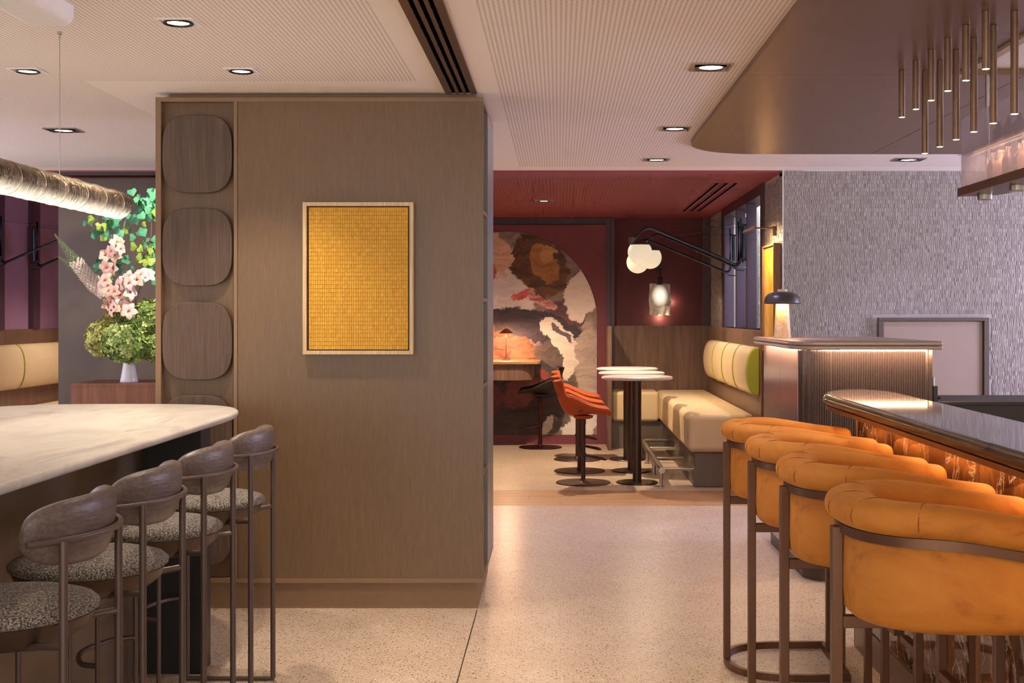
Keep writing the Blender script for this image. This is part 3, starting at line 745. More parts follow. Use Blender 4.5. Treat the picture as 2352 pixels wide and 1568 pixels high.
branch([(VX - .05, VY + .05, 1.6), (VX - .12, VY + .05, 1.8), (VX - .22, VY + .05, 1.92)], 22, 'low leafy branch between the orchids and the foxtails', 34, .06, .2, .6)
light('SPOT', 'flower_fill_spot', (-2.32, 8.5, CZ - .03), 110, (1, .84, .66), .05, target=(-3.25, 9.2, 1.65), spot=85, blend=.7)  # added spot without a fixture, out of view, brightens the bouquet

# ================================================================== BANQUETTES
def bolster(parent, xw, dirx, y0, y1, z0, z1, bulge, cuts, mat=None):
    zc, hz = (z0 + z1) / 2, (z1 - z0) / 2
    prof = [(xw + dirx * bulge * math.cos(a) ** .8, zc + hz * math.sin(a)) for a in [(-90 + 180 * q / 24) * PI / 180 for q in range(25)]]
    prof = [(xw + dirx * bulge * max(0, math.cos((-90 + 180 * q / 24) * PI / 180)) ** .7, zc + hz * math.sin((-90 + 180 * q / 24) * PI / 180)) for q in range(25)]
    ys = sorted(cuts)
    ends = [y0] + ys + [y1]
    for i in range(len(ends) - 1):
        MB().prism_y(prof, ends[i] + .004, ends[i + 1] - .004).build('bolster_channel', mat or M_cream, parent, bevel=.012, seg=3)
    for yc in ys:
        c = [(xw + dirx * .005, z0 + .005)] + [(x + dirx * .003, z) for x, z in prof[1:-1]] + [(xw + dirx * .005, z1 - .005)]
        MB().tube([(x, yc, z) for x, z in c], .006, 6, up=(0, 1, 0)).build('piping', M_green, parent, smooth=60)
    return prof
bq = thing('corner_banquette', 'cream leather corner banquette with a channelled bolster and lime end', 'banquette', (1.44, 12.6, 0))
boxm(1.12, 1.712, 10.90, 14.565, .305, .635).build('seat_cushion', M_cream, bq, bevel=.055, seg=5)
boxm(.592, 1.125, 14.08, 14.57, .305, .640).build('seat_cushion', M_cream, bq, bevel=.04, seg=5)
boxm(1.18, 1.712, 10.96, 14.565, 0, .305).build('plinth', M_taupe, bq, bevel=.01)
boxm(.60, 1.18, 14.14, 14.57, 0, .305).build('plinth', M_taupe, bq)
boxm(.545, .588, 13.94, 14.57, 0, 1.372).build('end_panel', M_walnut, bq, bevel=.002)
pf = bolster(bq, 1.712, -1, 10.80, 13.95, .806, 1.222, .115, (13.15, 12.37, 11.58))
MB().prism_y([(1.712 + (x - 1.712) * 1.0, z) for x, z in pf], 10.735, 10.805).build('bolster_end', M_green, bq, bevel=.015, seg=3)
for i, y in enumerate((11.05, 11.22, 11.42, 11.68)):
    MB().tube(bez([(1.1215, y, .36), (1.1195, y + .01, .45), (1.121, y + .02, .57)], 5), .004, 6, up=(0, 1, 0)).build('pleat', M_cream, bq, smooth=60)
lb = thing('wall_banquette', 'cream leather banquette with lime piping at the far left', 'banquette', (-4.8, 12, 0))
boxm(-5.08, -4.45, 9.96, 14.5, .305, .635).build('seat_cushion', M_cream, lb, bevel=.055, seg=4)
boxm(-5.08, -4.52, 9.98, 14.5, 0, .305).build('plinth', M_taupe, lb)
bolster(lb, -5.082, 1, 10.2, 14.3, .806, 1.222, .115, (11.02, 11.75, 12.72, 13.5))

# footrail
fr = thing('foot_rail', 'brushed steel foot rail on short posts before the banquette', 'foot rail', (.9, 12.5, 0))
MB().tube([(.895, 10.93, .150), (.895, 14.0, .150)], .027, 20).build('rail', M_chrome, fr, smooth=50)
for y in (11.02, 11.85, 12.72, 13.55):
    MB().tube([(.895, y, .004), (.895, y, .13)], .016, 14).build('post', M_chrome, fr, smooth=50)
    MB().lathe([(0, 0.0005), (.034, .0005), (.034, .004), (0, .005)], 20, (.895, y, 0)).build('foot_plate', M_chrome, fr)
    MB().tube([(.915, y + .03, .150), (1.175, y + .03, .150)], .0155, 14).build('strut', M_chrome, fr, smooth=50)
    MB().lathe([(0, 1.176), (.04, 1.176), (.04, 1.1795), (0, 1.1795)], 18, (0, y + .03, .150), 'x').build('wall_plate', M_chrome, fr)

# ---------------- round tables
M_tabletop = plain('white_solid_surface', S('#cfc6c6'), .3, 0, .02)
M_bpole = plain('dark_bronze_pole', S('#4e3f37'), .3, .85, .04)
rt = thing('round_table', 'x', 'table', (0, 0, 0), 'round bistro tables in the red nook')
MB().lathe([(0, .922), (.300, .922), (.3135, .928), (.3175, .937), (.3135, .946), (.302, .950), (0, .950)], 64).build('tabletop', M_tabletop, rt, smooth=40)
b = MB().box(-.17, .17, -.02, .02, .905, .9215); b.box(-.02, .02, -.17, .17, .905, .9215); b.build('spider', M_black, rt)
MB().lathe([(.039, .014), (.039, .906)], 28).build('column', M_bpole, rt, smooth=50)
MB().lathe([(0, 0), (.186, 0), (.188, .006), (.184, .011), (.05, .014), (0, .014)], 56).build('base_plate', M_bpole, rt, smooth=40)
TL = ['nearest round white bistro table in the red nook', 'middle round white bistro table of the three in the nook', 'farthest round white bistro table in the red nook']
rt.location = (.70, 11.26, 0); rt['label'] = TL[0]
dup(rt, (.70, 12.10, 0), 0, TL[1]); dup(rt, (.71, 13.07, 0), 0, TL[2])

# ---------------- shell stools
def shell_stool(fab, metal, label, group):
    s_ = thing('swivel_stool', label, 'bar stool', (0, 0, 0), group)
    P = bez([(.245, 0, .612), (.20, 0, .630), (.10, 0, .632), (0, 0, .622), (-.10, 0, .618), (-.165, 0, .655), (-.205, 0, .75), (-.235, 0, .84), (-.26, 0, .912)], 4)
    def sh(u, v_):
        i = u * (len(P) - 1); k0 = min(int(i), len(P) - 2); p = P[k0].lerp(P[k0 + 1], i - k0)
        t = 2 * v_ - 1
        wd = .205 * (1 - .28 * max(0, (u - .55) / .45) ** 1.5) * (1 - .35 * max(0, (.12 - u) / .12) ** 2)
        side = abs(t) ** 2.4
        bump_ = math.exp(-((u - .52) / .20) ** 2)
        up_ = side * (.030 + .125 * bump_) * (1 if u < .7 else max(.2, 1 - (u - .7) / .3 * .9))
        fw = side * (.075 * max(0, (u - .45) / .55))
        return (p.x + fw, t * wd * (1 - .06 * side), p.z + up_)
    MB().grid(sh, 26, 15).build('seat_shell', fab, s_, smooth=180, solid=.036, subsurf=1)
    MB().lathe([(0, .572), (.06, .572), (.085, .58), (.09, .600), (0, .606)], 24, (0, 0, 0)).build('seat_pan', fab, s_, smooth=60)
    MB().lathe([(.020, .012), (.020, .30), (.0205, .52), (.024, .53), (.024, .566), (0, .567)], 20).build('column', metal, s_, smooth=50)
    MB().lathe([(0, 0), (.243, 0), (.245, .004), (.240, .009), (.05, .012), (.030, .020), (.022, .034), (0, .034)], 56).build('base_plate', metal, s_, smooth=40)
    MB().tube(fillet([(.0, -.026, .250), (.18, -.085, .215), (.215, 0, .206), (.18, .085, .215), (0, .026, .250)], .045), .0075, 8).build('footrest', metal, s_, smooth=60)
    MB().lathe([(.024, .238), (.027, .240), (.027, .264), (.024, .266), (.024, .238)], 18, caps=False).build('footrest_collar', metal, s_)
    return s_
M_choc = plain('chocolate_metal', S('#4b342e'), .4, .5, .04)
M_darkred = plain('dark_red_metal', S('#3a1512'), .4, .5, .04)
SSL = ['nearest rust-orange swivel stool at the round tables', 'middle rust-orange swivel stool at the round tables', 'farthest rust-orange swivel stool at the round tables']
ss = shell_stool(M_rust, M_choc, SSL[0], 'rust swivel stools at the round tables')
b = boxm(-.045, -.008, -.2085, -.2075, .652, .663); b.build('fabric_tag', M_black, ss)
ss.location = (.22, 11.26, 0)
dup(ss, (.20, 12.10, 0), 0, SSL[1]); dup(ss, (.195, 13.07, 0), 0, SSL[2])
bs = shell_stool(M_blackplastic, M_darkred, 'black swivel stool facing the wooden wall desk before the mural', None)
bs.location = (-.205, 14.24, 0); bs.rotation_euler = (0, 0, PI)

# ---------------- mural
mu = thing('arched_mural', 'arched mural of sweeping abstract brushstrokes in brown, plum and cream', 'mural', (-.594, 14.6, .11))
gm = G('mural_paint', S('#6d5148'), .6)
o_ = gm.obj()
warp = gm.n('ShaderNodeMix', {0: .16, 4: o_, 5: gm.n('ShaderNodeVectorMath', {0: gm.noise(2.2, gm.map((1, 1, 1)), 6, .6, 1.0, out=1), 1: (.5, .5, .5)}, operation='SUBTRACT')}, 1, data_type='VECTOR')
warp = gm.n('ShaderNodeVectorMath', {0: o_, 1: gm.n('ShaderNodeVectorMath', {0: gm.n('ShaderNodeVectorMath', {0: gm.noise(3.0, None, 7, .62, .8, out=1), 1: (.5, .5, .5)}, operation='SUBTRACT'), 'Scale': .34}, operation='SCALE')}, operation='ADD')
X, Y, Z = gm.xyz(warp)
def streak(rot, sc=(4, 1, 30), c=.5): return gm.noise(1.0, gm.map((sc[0], 1, sc[2]), rot=(0, rot, 0), src=warp), 5, .6, .6)
def blob(col, cx, cz, rx, rz, rot, c1, c2, st_rot=0.0, hard=.06, sc=(3, 1, 26)):
    cr, sr = math.cos(rot), math.sin(rot)
    dx = gm.M('SUBTRACT', X, cx); dz = gm.M('SUBTRACT', Z, cz)
    a = gm.M('DIVIDE', gm.M('ADD', gm.M('MULTIPLY', dx, cr), gm.M('MULTIPLY', dz, sr)), rx)
    b = gm.M('DIVIDE', gm.M('SUBTRACT', gm.M('MULTIPLY', dz, cr), gm.M('MULTIPLY', dx, sr)), rz)
    d = gm.M('SQRT', gm.M('ADD', gm.M('MULTIPLY', a, a), gm.M('MULTIPLY', b, b)))
    sk = streak(st_rot, sc)
    d = gm.M('ADD', d, gm.M('MULTIPLY', gm.M('SUBTRACT', sk, .5), .35))
    m = gm.n('ShaderNodeMapRange', {0: d, 1: 1 + hard, 2: 1 - hard, 3: 0.0, 4: 1.0})
    return gm.mix(m, col, gm.ramp(sk, [(.36, c1), (.62, c2)]))
# local frame: x right of arch centre, z up from mural foot (0..2.35)
c = gm.ramp(streak(.8), [(.35, S('#7d6a63')), (.65, S('#9c8880'))])
c = blob(c, .90, .72, .24, .62, .05, S('#a08c82'), S('#bba99e'), 1.3)
c = blob(c, .52, .55, .26, .55, .05, S('#544845'), S('#6d5f59'), 1.2)
c = blob(c, .02, .30, .62, .46, 0.1, S('#2e2528'), S('#4d3436'), .9)
c = blob(c, .15, .50, .28, .16, .4, S('#6d343a'), S('#8a4a48'), .5)
c = blob(c, -.35, .40, .30, .22, .3, S('#7a3f42'), S('#5a2e33'), .8)
c = blob(c, .02, 1.75, .34, .40, .2, S('#d5ccd2'), S('#ebe4e4'), .3, .03)
c = blob(c, .22, 1.27, .66, .20, -.10, S('#2f2a35'), S('#4a3d48'), .3, .04)
c = blob(c, -.30, 1.18, .40, .16, .1, S('#3a3038'), S('#55434a'), .2, .04)
c = blob(c, .05, .98, .36, .19, -.45, S('#5b3a30'), S('#9a6a4a'), -.6, .05, (3, 1, 18))
c = blob(c, .18, .86, .18, .07, -.6, S('#b98258'), S('#8a5c42'), -.6, .05, (3, 1, 30))
c = blob(c, .70, 1.42, .24, .09, -.35, S('#5a3a45'), S('#6f4a52'), -.3, .04)
c = blob(c, .88, 1.63, .22, .30, -.45, S('#e6d8cd'), S('#f1e6dc'), .2, .03)
c = blob(c, .36, 1.94, .30, .40, .75, S('#47302c'), S('#7a5238'), .9, .03, (3, 1, 9))
c = blob(c, .42, 1.98, .15, .24, .7, S('#9a6a40'), S('#c08a55'), .9, .05, (3, 1, 12))
c = blob(c, .47, 2.08, .09, .08, .6, S('#d2a877'), S('#b98c5c'), .9, .05)
c = blob(c, -.10, 2.07, .15, .25, .2, S('#e0c3ae'), S('#c99a80'), .9, .04)
c = blob(c, -.16, 1.85, .06, .12, .2, S('#a84a48'), S('#c4766c'), .9, .04)
c = blob(c, .14, 1.60, .12, .045, .3, S('#c4453f'), S('#d8756a'), .2, .04)
c = blob(c, .38, 1.56, .20, .05, -.5, S('#b5505a'), S('#dcc0ba'), -.5, .04)
c = blob(c, .60, 1.13, .30, .14, -.85, S('#ddd0c3'), S('#efe7dd'), -.9, .03, (3, 1, 34))
c = blob(c, .62, 1.20, .16, .035, -.75, S('#4d4550'), S('#7d7078'), -.9, .05)
c = blob(c, .71, .80, .20, .065, 1.2, S('#d8c6b6'), S('#e8dccf'), 1.3, .04)
c = blob(c, .43, .68, .05, .10, .5, S('#c4524a'), S('#a8504a'), .2, .04)
c = blob(c, .88, .10, .22, .14, .3, S('#d5cac2'), S('#e6dcd4'), .4, .04)
c = blob(c, .48, .08, .16, .07, .8, S('#b5a49a'), S('#cfc0b6'), .8, .04)
gm.set('Base Color', c)
ap = [(-.594 - 1.037, .11)] + [(-.594 - 1.037 * math.cos(a), 1.42 + 1.037 * math.sin(a)) for a in [PI * q / 64 for q in range(65)]] + [(-.594 + 1.037, .11)]
MB().prism_y(ap, 14.594, 14.5995).build('mural_panel', gm.m, mu)

# ---------------- wall desk and copper lamp
wd_ = thing('wall_desk', 'wooden wall-hung desk with a rounded corner in front of the mural', 'desk', (-.8, 14.2, .8))
dp = [(-2.0, 13.80), (-.30, 13.80)] + [(-.30 + .10 * math.sin(a), 13.90 - .10 * math.cos(a)) for a in [q * PI / 12 for q in range(1, 7)]] + [(-.20, 14.59), (-2.0, 14.59)]
MB().prism(dp, .955, .985).build('desktop', M_desk, wd_, bevel=.004)
dp = [(-2.0, 13.86), (-.42, 13.86)] + [(-.42 + .14 * math.sin(a), 14.0 - .14 * math.cos(a)) for a in [q * PI / 12 for q in range(1, 7)]] + [(-.28, 14.59), (-2.0, 14.59)]
MB().prism(dp, .775, .954).build('apron', M_walnut, wd_, bevel=.004)
dl = thing('desk_lamp', 'thin copper desk lamp with a small cone shade on the wall desk', 'lamp', (-.59, 14.22, .985))
M_cop = plain('copper', S('#b0603a'), .35, .8)
DL = (-.59, 14.22)
MB().lathe([(0, .9852), (.05, .9852), (.05, .992), (.006, .996), (0, .996)], 24, (*DL, 0)).build('base', M_cop, dl)
MB().tube([(*DL, .995), (*DL, 1.36)], .004, 8).build('stem', M_cop, dl)
MB().lathe([(.085, 1.288), (.025, 1.335), (.010, 1.345), (.008, 1.345), (.023, 1.333), (.083, 1.287), (.085, 1.288)], 32, (*DL, 0), caps=False).build('shade', M_cop, dl, smooth=50)
light('POINT', 'lamp_light', (*DL, 1.275), 22, (1, .58, .34), .03, parent=dl)

# ---------------- globe wall lights
M_globe = glow('opal_globe', (1, .84, .60, 1), 0.52, S('#a08c70'))
M_gun = plain('gunmetal_tube', S('#3e4450'), .22, .9, .04)
M_cap = plain('grey_metal_cap', S('#5f5a55'), .4, .6)
wlp = thing('globe_wall_light', 'x', 'wall lamp', (0, 0, 0), 'globe wall lights of the red nook')
# local: wall at x=0, arm reaches to -x
MB().tube([(-.018, .004, .05), (-.018, .004, .36)], .016, 14).build('wall_tube', M_gun, wlp, smooth=50)
for z_ in (.035, .36): boxm(-.018, .004, -.006, .014, z_, z_ + .015).build('bracket', M_gun, wlp)
MB().tube(fillet([(-.05, -.004, .43), (-.05, -.004, -.012), (-.92, -.004, .355), (-1.045, -.004, .235)], .07, 8), .0115, 12).build('arm', M_gun, wlp, smooth=60)
MB().tube([(-.05, -.004, .375), (-.018, .004, .368)], .008, 8).build('link', M_gun, wlp)
MB().tube(bez([(-.12, -.004, .018), (-.07, .0, -.022), (0, .004, -.03)], 5), .005, 6).build('lower_link', M_gun, wlp)
MB().tube([(-.78, -.004, .305), (-.01, .004, .385)], .0014, 5).build('tie_wire', M_gun, wlp)
MB().lathe([(0, -.03), (.033, -.03), (.033, .03), (0, .03)], 18, (-1.055, -.004, .222)).build('joint', M_cap, wlp, bevel=.003)
gc = (-.985, -.004, .115)
MB().lathe([(.112 * math.cos(a), .112 * math.sin(a)) for a in [(-90 + 130 * q / 16) * PI / 180 for q in range(17)]] + [(0, .07)], 40, gc).build('globe', M_globe, wlp, smooth=50)
MB().lathe([(.1135 * math.cos(a), .1135 * math.sin(a)) for a in [(36 + 54 * q / 8) * PI / 180 for q in range(9)]], 40, gc, caps=False).build('globe_cap', M_cap, wlp, smooth=60)
light('SPOT', 'lamp_light', (gc[0], gc[1], gc[2] - .119), 14, (1, .78, .54), .02, target=(gc[0], gc[1], -3), spot=165, blend=.5, parent=wlp)
WLL = ['globe wall light nearest the camera on the finned window', 'globe wall light in the middle of the three on the finned window', 'globe wall light farthest back on the finned window',
       'dark wall light arm on the mauve wall nearer the left edge', 'dark wall light arm on the mauve wall nearer the grey screen']
wlp.location = (WX - .022, 11.70, 1.962); wlp['label'] = WLL[0]
dup(wlp, (WX - .022, 11.85, 1.943), -.55, WLL[1]); dup(wlp, (WX - .022, 12.42, 1.911), -.3, WLL[2])
gL = 'dark wall light arms on the mauve wall'
dup(wlp, (-5.07 + .0, 11.36, 1.962), PI, WLL[3], gL); dup(wlp, (-5.07, 12.15, 1.962), PI, WLL[4], gL)

# ---------------- crumpled sconce
sc_ = thing('wall_sconce', 'glowing wall sconce with a crumpled pale sheet shade on the red wall', 'wall lamp', (1.17, 14.6, 1.5))
gs = G('crumpled_sheet', S('#cfcac4'), .45)
Xs, Ys, Zs = gs.xyz()
gs.emit((1, .86, .66, 1), gs.M('MULTIPLY', gs.n('ShaderNodeMapRange', {0: gs.n('ShaderNodeVectorMath', {0: gs.n('ShaderNodeVectorMath', {0: gs.obj(), 1: (0, 0, .215)}, operation='SUBTRACT'), 1: (1, 0, .75)}, 1, operation='MULTIPLY') if False else gs.n('ShaderNodeVectorMath', {0: gs.n('ShaderNodeVectorMath', {0: gs.n('ShaderNodeVectorMath', {0: gs.obj(), 1: (0, 0, .215)}, operation='SUBTRACT'), 1: (1, 0, .75)}, operation='MULTIPLY')}, 1, operation='LENGTH'), 1: .10, 2: .0, 3: 0.0, 4: 1.0}), 1.3))
rnd = random.Random(4)
def sheet(u, v_):
    x = -.125 + .25 * u; z = .365 * v_
    bul = math.exp(-((u - .5) / .30) ** 2 - ((v_ - .55) / .32) ** 2)
    fold = .035 * math.exp(-((v_ - .27 - .10 * (u - .5)) / .035) ** 2) * (1 if u > .25 else .3)
    return (1.17 + x + .006 * math.sin(9 * v_ + 3 * u), 14.585 - .075 * bul - .012 * math.sin(7 * u + 5 * v_) - fold - .006 * math.sin(23 * u - 11 * v_), 1.490 + z + .006 * math.sin(11 * u))
MB().grid(sheet, 26, 32).build('shade', gs.m, sc_, smooth=180, solid=.002)
MB().tube([(1.17, 14.655, 2.02), (1.17, 14.53, 2.02), (1.17, 14.53, 1.93)], .006, 8).build('arm', M_black, sc_)
MB().lathe([(0, 14.645), (.03, 14.645), (.03, 14.659), (0, 14.659)], 18, (1.17, 0, 2.02), 'y').build('wall_plate', M_black, sc_)
MB().lathe([(0, 1.845), (.022, 1.845), (.022, 1.925), (.016, 1.935), (0, 1.935)], 18, (1.17, 14.53, 0)).build('lamp_holder', M_black, sc_)
light('POINT', 'lamp_light', (1.17, 14.60, 1.47), 1.2, (1, .72, .45), .03, parent=sc_)
light('POINT', 'lamp_light', (1.31, 14.61, 1.64), .5, (1, .72, .45), .03, parent=sc_)

# ---------------- painting and picture light on side wall
pt = thing('framed_painting', 'yellow abstract painting in a wooden box frame on the tiled side wall', 'painting', (1.74, 10.2, 1.2))
py0, py1, pz0, pz1 = 9.96, 10.52, 1.20, 2.065
gpn = G('yellow_painting', S('#d99a1e'), .55)
nn = gpn.noise(1, gpn.map((4, 9, 3)), 6, .6, 1.2)
gpn.set('Base Color', gpn.ramp(nn, [(.3, S('#b97f14')), (.5, S('#e0a82c')), (.58, S('#e9c987')), (.66, S('#c98a1e')), (.8, S('#8a7a2a'))]))
boxm(1.712, 1.752, py0 + .018, py1 - .018, pz0 + .018, pz1 - .018).build('canvas', gpn.m, pt)
M_pf = wood('oak_frame', S('#8b5e3c'), S('#a8764c'), 2, 2.0, .5)
for a in ((py0, py0 + .016, pz0, pz1), (py1 - .016, py1, pz0, pz1), (py0 + .016, py1 - .016, pz0, pz0 + .016), (py0 + .016, py1 - .016, pz1 - .016, pz1)):
    boxm(1.695, 1.752, a[0], a[1], a[2], a[3]).build('frame', M_pf, pt, bevel=.001)
pl = thing('picture_light', 'slim brass picture light on an arm above the yellow painting', 'picture lamp', (1.74, 10.22, 2.2))
boxm(1.722, 1.7535, 10.16, 10.20, 2.135, 2.21).build('wall_box', M_bronze_d, pl, bevel=.002)
MB().tube([(1.73, 10.18, 2.195), (1.56, 10.20, 2.200)], .006, 8).build('arm', M_bronze_d, pl)
MB().bar([(1.58, 10.20, 2.203), (1.49, 10.21, 2.168)], .22, .010).build('lamp_head', M_bronze, pl, bevel=.001)
light('AREA', 'lamp_light', (1.53, 10.22, 2.165), 7, (1, .70, .36), .03, .25, target=(1.735, 10.24, 1.65), parent=pl)
light('POINT', 'lamp_light', (1.66, 10.15, 2.10), .8, (1, .66, .34), .03, parent=pl)

# ================================================================== SERVER STATION
sv = thing('service_station', 'tall service counter clad in fluted translucent panels with a lit pale top', 'counter', (1.72, 7.7, 0))
sx0, sx1, sy0, sy1 = 1.365, 2.07, 7.05, 8.40
cr = .16
body = [(sx0 + .012, sy1), (sx0 + .012, sy0 + cr)] + [(sx0 + cr - (cr - .012) * math.cos(a), sy0 + cr - (cr - .012) * math.sin(a)) for a in [q * PI / 24 for q in range(13)]] + [(sx1, sy0 + .012), (sx1, sy1)]
MB().prism(body, .10, 1.305).build('body', plain('station_core', S('#5c4c45'), .4, .3), sv, smooth=40)
plq = [(sx0 + .03, sy1 - .1), (sx0 + .03, sy0 + .19)] + [(sx0 + .19 - .16 * math.cos(a), sy0 + .19 - .16 * math.sin(a)) for a in [q * PI / 24 for q in range(13)]] + [(sx1 - .02, sy0 + .03), (sx1 - .02, sy1 - .1)]
MB().prism(plq, 0, .10).build('plinth', M_bronze_d, sv, smooth=40)
# fluted skin: corner + front, as half-round flutes
fpath = [(sx0, sy0 + cr)] ; 
mbf = MB()
def flute(cx, cy, nx, ny, r=.0047):
    tx, ty = -ny, nx
    pr = [(math.cos(a), math.sin(a)) for a in [q * PI / 4 for q in range(5)]]
    bot = [(cx + tx * r * c_ + nx * r * s_ * 1.0, cy + ty * r * c_ + ny * r * s_ * 1.0) for c_, s_ in pr]
    n = len(bot); vs_ = [(x, y, .105) for x, y in bot] + [(x, y, 1.30) for x, y in bot]
    mbf.add(vs_, [(i, n + i, n + i + 1, i + 1) for i in range(n - 1)])
x = sx0 + cr
while x < sx1 - .012: flute(x, sy0 + .010, 0, -1); x += .0097
na = int(cr * PI / 2 / .0097)
for i in range(na):
    a = (i + .5) / na * PI / 2
    flute(sx0 + cr - (cr - .010) * math.cos(a), sy0 + cr - (cr - .010) * math.sin(a), -math.cos(a), -math.sin(a))
mbf.build('fluted_panel', M_flute, sv, smooth=60)
M_smooth = G('smooth_tinted_panel', S('#8c7571'), .2, .6).m
boxm(sx0, sx0 + .011, sy0 + cr, 7.78, .105, 1.302).build('side_panel', M_smooth, sv)
boxm(sx0, sx0 + .011, 7.785, sy1, .105, 1.302).build('side_panel', M_smooth, sv)
boxm(sx1 - .004, sx1 + .016, sy0 - .004, sy1, .10, 1.304).build('end_panel', M_bronze_d, sv)
M_slab = plain('champagne_solid_surface', S('#b09a8c'), .3, .15, .02)
def slab(z0, z1, grow):
    p = [(1.30 - grow, 8.42), (1.30 - grow, 7.22)] + [(1.46 - (.16 + grow) * math.cos(a), 7.12 - (.16 + grow) * math.sin(a)) for a in [q * PI / 24 for q in range(2, 13)]] + [(2.12, 6.96 - grow), (2.12, 8.42)]
    return MB().prism(p, z0, z1)
slab(1.305, 1.3275, 0).build('lower_slab', M_slab, sv, bevel=.009, seg=3)
slab(1.3285, 1.352, 0).build('top_slab', M_slab, sv, bevel=.009, seg=3)
M_led = glow('warm_led', (1, .72, .48, 1), 12)
boxm(sx0 + .2, sx1 - .02, sy0 - .035, sy0 - .027, 1.300, 1.3045).build('led_strip', M_led, sv)
light('AREA', 'led_light', ((sx0 + sx1) / 2 + .06, sy0 - .045, 1.297), 6, (1, .72, .50), .66, .007, target=((sx0 + sx1) / 2 + .06, sy0 + .02, 1.18), parent=sv)
light('AREA', 'led_light', (sx0 - .035, 7.75, 1.297), 5, (1, .72, .50), .012, 1.1, target=(sx0 + .02, 7.75, 1.15), parent=sv)

# table lamp
tl = thing('mushroom_table_lamp', 'mushroom table lamp with a dark dome shade and glowing stone base', 'table lamp', (1.40, 7.9, 1.352))
M_trav = G('pale_travertine', S('#e0c39a'), .5); M_trav.set('Base Color', M_trav.ramp(M_trav.noise(60), [(.3, S('#cfae84')), (.6, S('#e6cba4'))])); M_trav = M_trav.m
MB().lathe([(0, 1.3525), (.052, 1.3525), (.053, 1.358), (.040, 1.565), (0, 1.565)], 36, (1.40, 7.9, 0)).build('base', M_trav, tl, smooth=40)
M_dome = plain('dark_grey_enamel', S('#4b4643'), .35, .2)
MB().lathe([(.113, 1.566), (.113, 1.578), (.106, 1.607), (.088, 1.628), (.055, 1.640), (.028, 1.642), (0, 1.642)], 44, (1.40, 7.9, 0), caps=False).build('shade', M_dome, tl, smooth=60, solid=.002)
MB().lathe([(.030, 1.642), (.030, 1.655), (.026, 1.658), (0, 1.658)], 28, (1.40, 7.9, 0)).build('knob', M_trav, tl)
light('POINT', 'lamp_light', (1.33, 7.86, 1.595), 1.6, (1, .62, .30), .03, parent=tl)
light('POINT', 'lamp_light', (1.40, 7.83, 1.59), 2.2, (1, .62, .30), .03, parent=tl)
light('POINT', 'lamp_light', (1.47, 7.93, 1.595), 1.2, (1, .62, .30), .03, parent=tl)

# latch post next to station
lt = thing('gate_latch_post', 'small black box with a short steel rod beside the service station', 'latch', (2.13, 7.0, 1.0))
boxm(2.092, 2.118, 7.05, 7.09, 1.015, 1.10).build('box', M_black, lt, bevel=.002)
MB().tube([(2.100, 7.07, 1.10), (2.100, 7.07, 1.150)], .006, 10).build('rod', M_chrome, lt)
MB().tube([(2.118, 7.07, 1.035), (2.136, 7.07, 1.035)], .009, 12).build('knob', M_black, lt)

# back counter behind the bar
bc = thing('back_counter', 'dark brown low back counter behind the granite bar', 'counter', (3.2, 7.4, 0))
boxm(2.095, 4.6, 7.04, 7.6, 0, .995).build('body', plain('dark_brown_laminate', S('#332b27'), .6), bc)
boxm(2.09, 4.6, 7.02, 7.62, .995, 1.014).build('worktop', plain('dark_brown_top', S('#352d28'), .65), bc, bevel=.004)

# ================================================================== BAR
bar = thing('bar_counter', 'long bar with a polished dark granite top and amber marble front', 'bar counter', (1.5, 3.5, 0))
tip = [(1.165, 0.4), (1.165, 5.40)] + [tuple(p[:2]) for p in bez([(1.165, 5.45, 0), (1.172, 5.60, 0), (1.235, 5.80, 0), (1.36, 5.925, 0), (1.46, 5.90, 0), (1.52, 5.76, 0), (1.53, 5.60, 0)], 6)] + [(1.53, .4)]
def inset(poly, f): 
    cx, cy = 1.35, 3.2
    return [(cx + (x - cx) * (1 - f / .185), cy + (y - cy) * (1 - f / 2.7)) for x, y in poly]
MB().prism(tip, 1.100, 1.150).build('countertop', M_granite, bar, bevel=.024, seg=5)
# granite edge colour on the round nosing, copper soffit below
def nos(i, t): return [(.0012 + .022 * math.cos(a), .024 * math.sin(a)) for a in [(-80 + 160 * q / 8) * PI / 180 for q in range(9)]] + [(-.004, .02), (-.004, -.02)]
P3 = [(x + (0.021 if y < 5.5 else .0), y, 1.125) for x, y in tip[:2]]
MB().ring([(1.187, .42, 1.125), (1.187, 5.46, 1.125), (1.197, 5.60, 1.125), (1.25, 5.785, 1.125)], lambda i, t: [(-q[0], q[1]) for q in nos(i, t)][::-1], False).build('nosing', M_granite_edge, bar, smooth=70)
MB().prism(inset(tip, .012), 1.082, 1.0995).build('soffit_plate', plain('copper_soffit', S('#a5713f'), .35, .8), bar)
boxm(1.357, 1.52, .5, 5.70, 0, 1.082).build('carcass', M_bronze_d, bar)
pys = [5.695, 5.20, 4.05, 2.90, 1.75, .6]
for a, b_ in zip(pys[1:], pys[:-1]):
    boxm(1.345, 1.3565, a + .008, b_ - .008, .135, 1.081).build('marble_panel', M_amber, bar, bevel=.0015)
for y in pys:
    boxm(1.340, 1.3565, y - .0075, y + .0075, .135, 1.081).build('copper_strip', plain('copper_strip', S('#a87b52'), .35, .8) if y == pys[0] else bpy.data.materials['copper_strip'], bar)
boxm(1.338, 1.3565, .5, 5.70, 0, .132).build('kick_plate', plain('kick_bronze', S('#8a7462'), .4, .4), bar)
boxm(1.342, 1.40, 5.70, 5.735, 0, 1.081).build('corner_post', M_bronze_d, bar)
boxm(1.325, 1.333, .6, 5.6, 1.076, 1.0815).build('led_strip', glow('amber_led', (1, .60, .26, 1), 8), bar)
light('AREA', 'led_light', (1.315, 3.1, 1.072), 6.5, (1, .58, .26), .012, 5.0, target=(1.325, 3.1, 0), parent=bar)

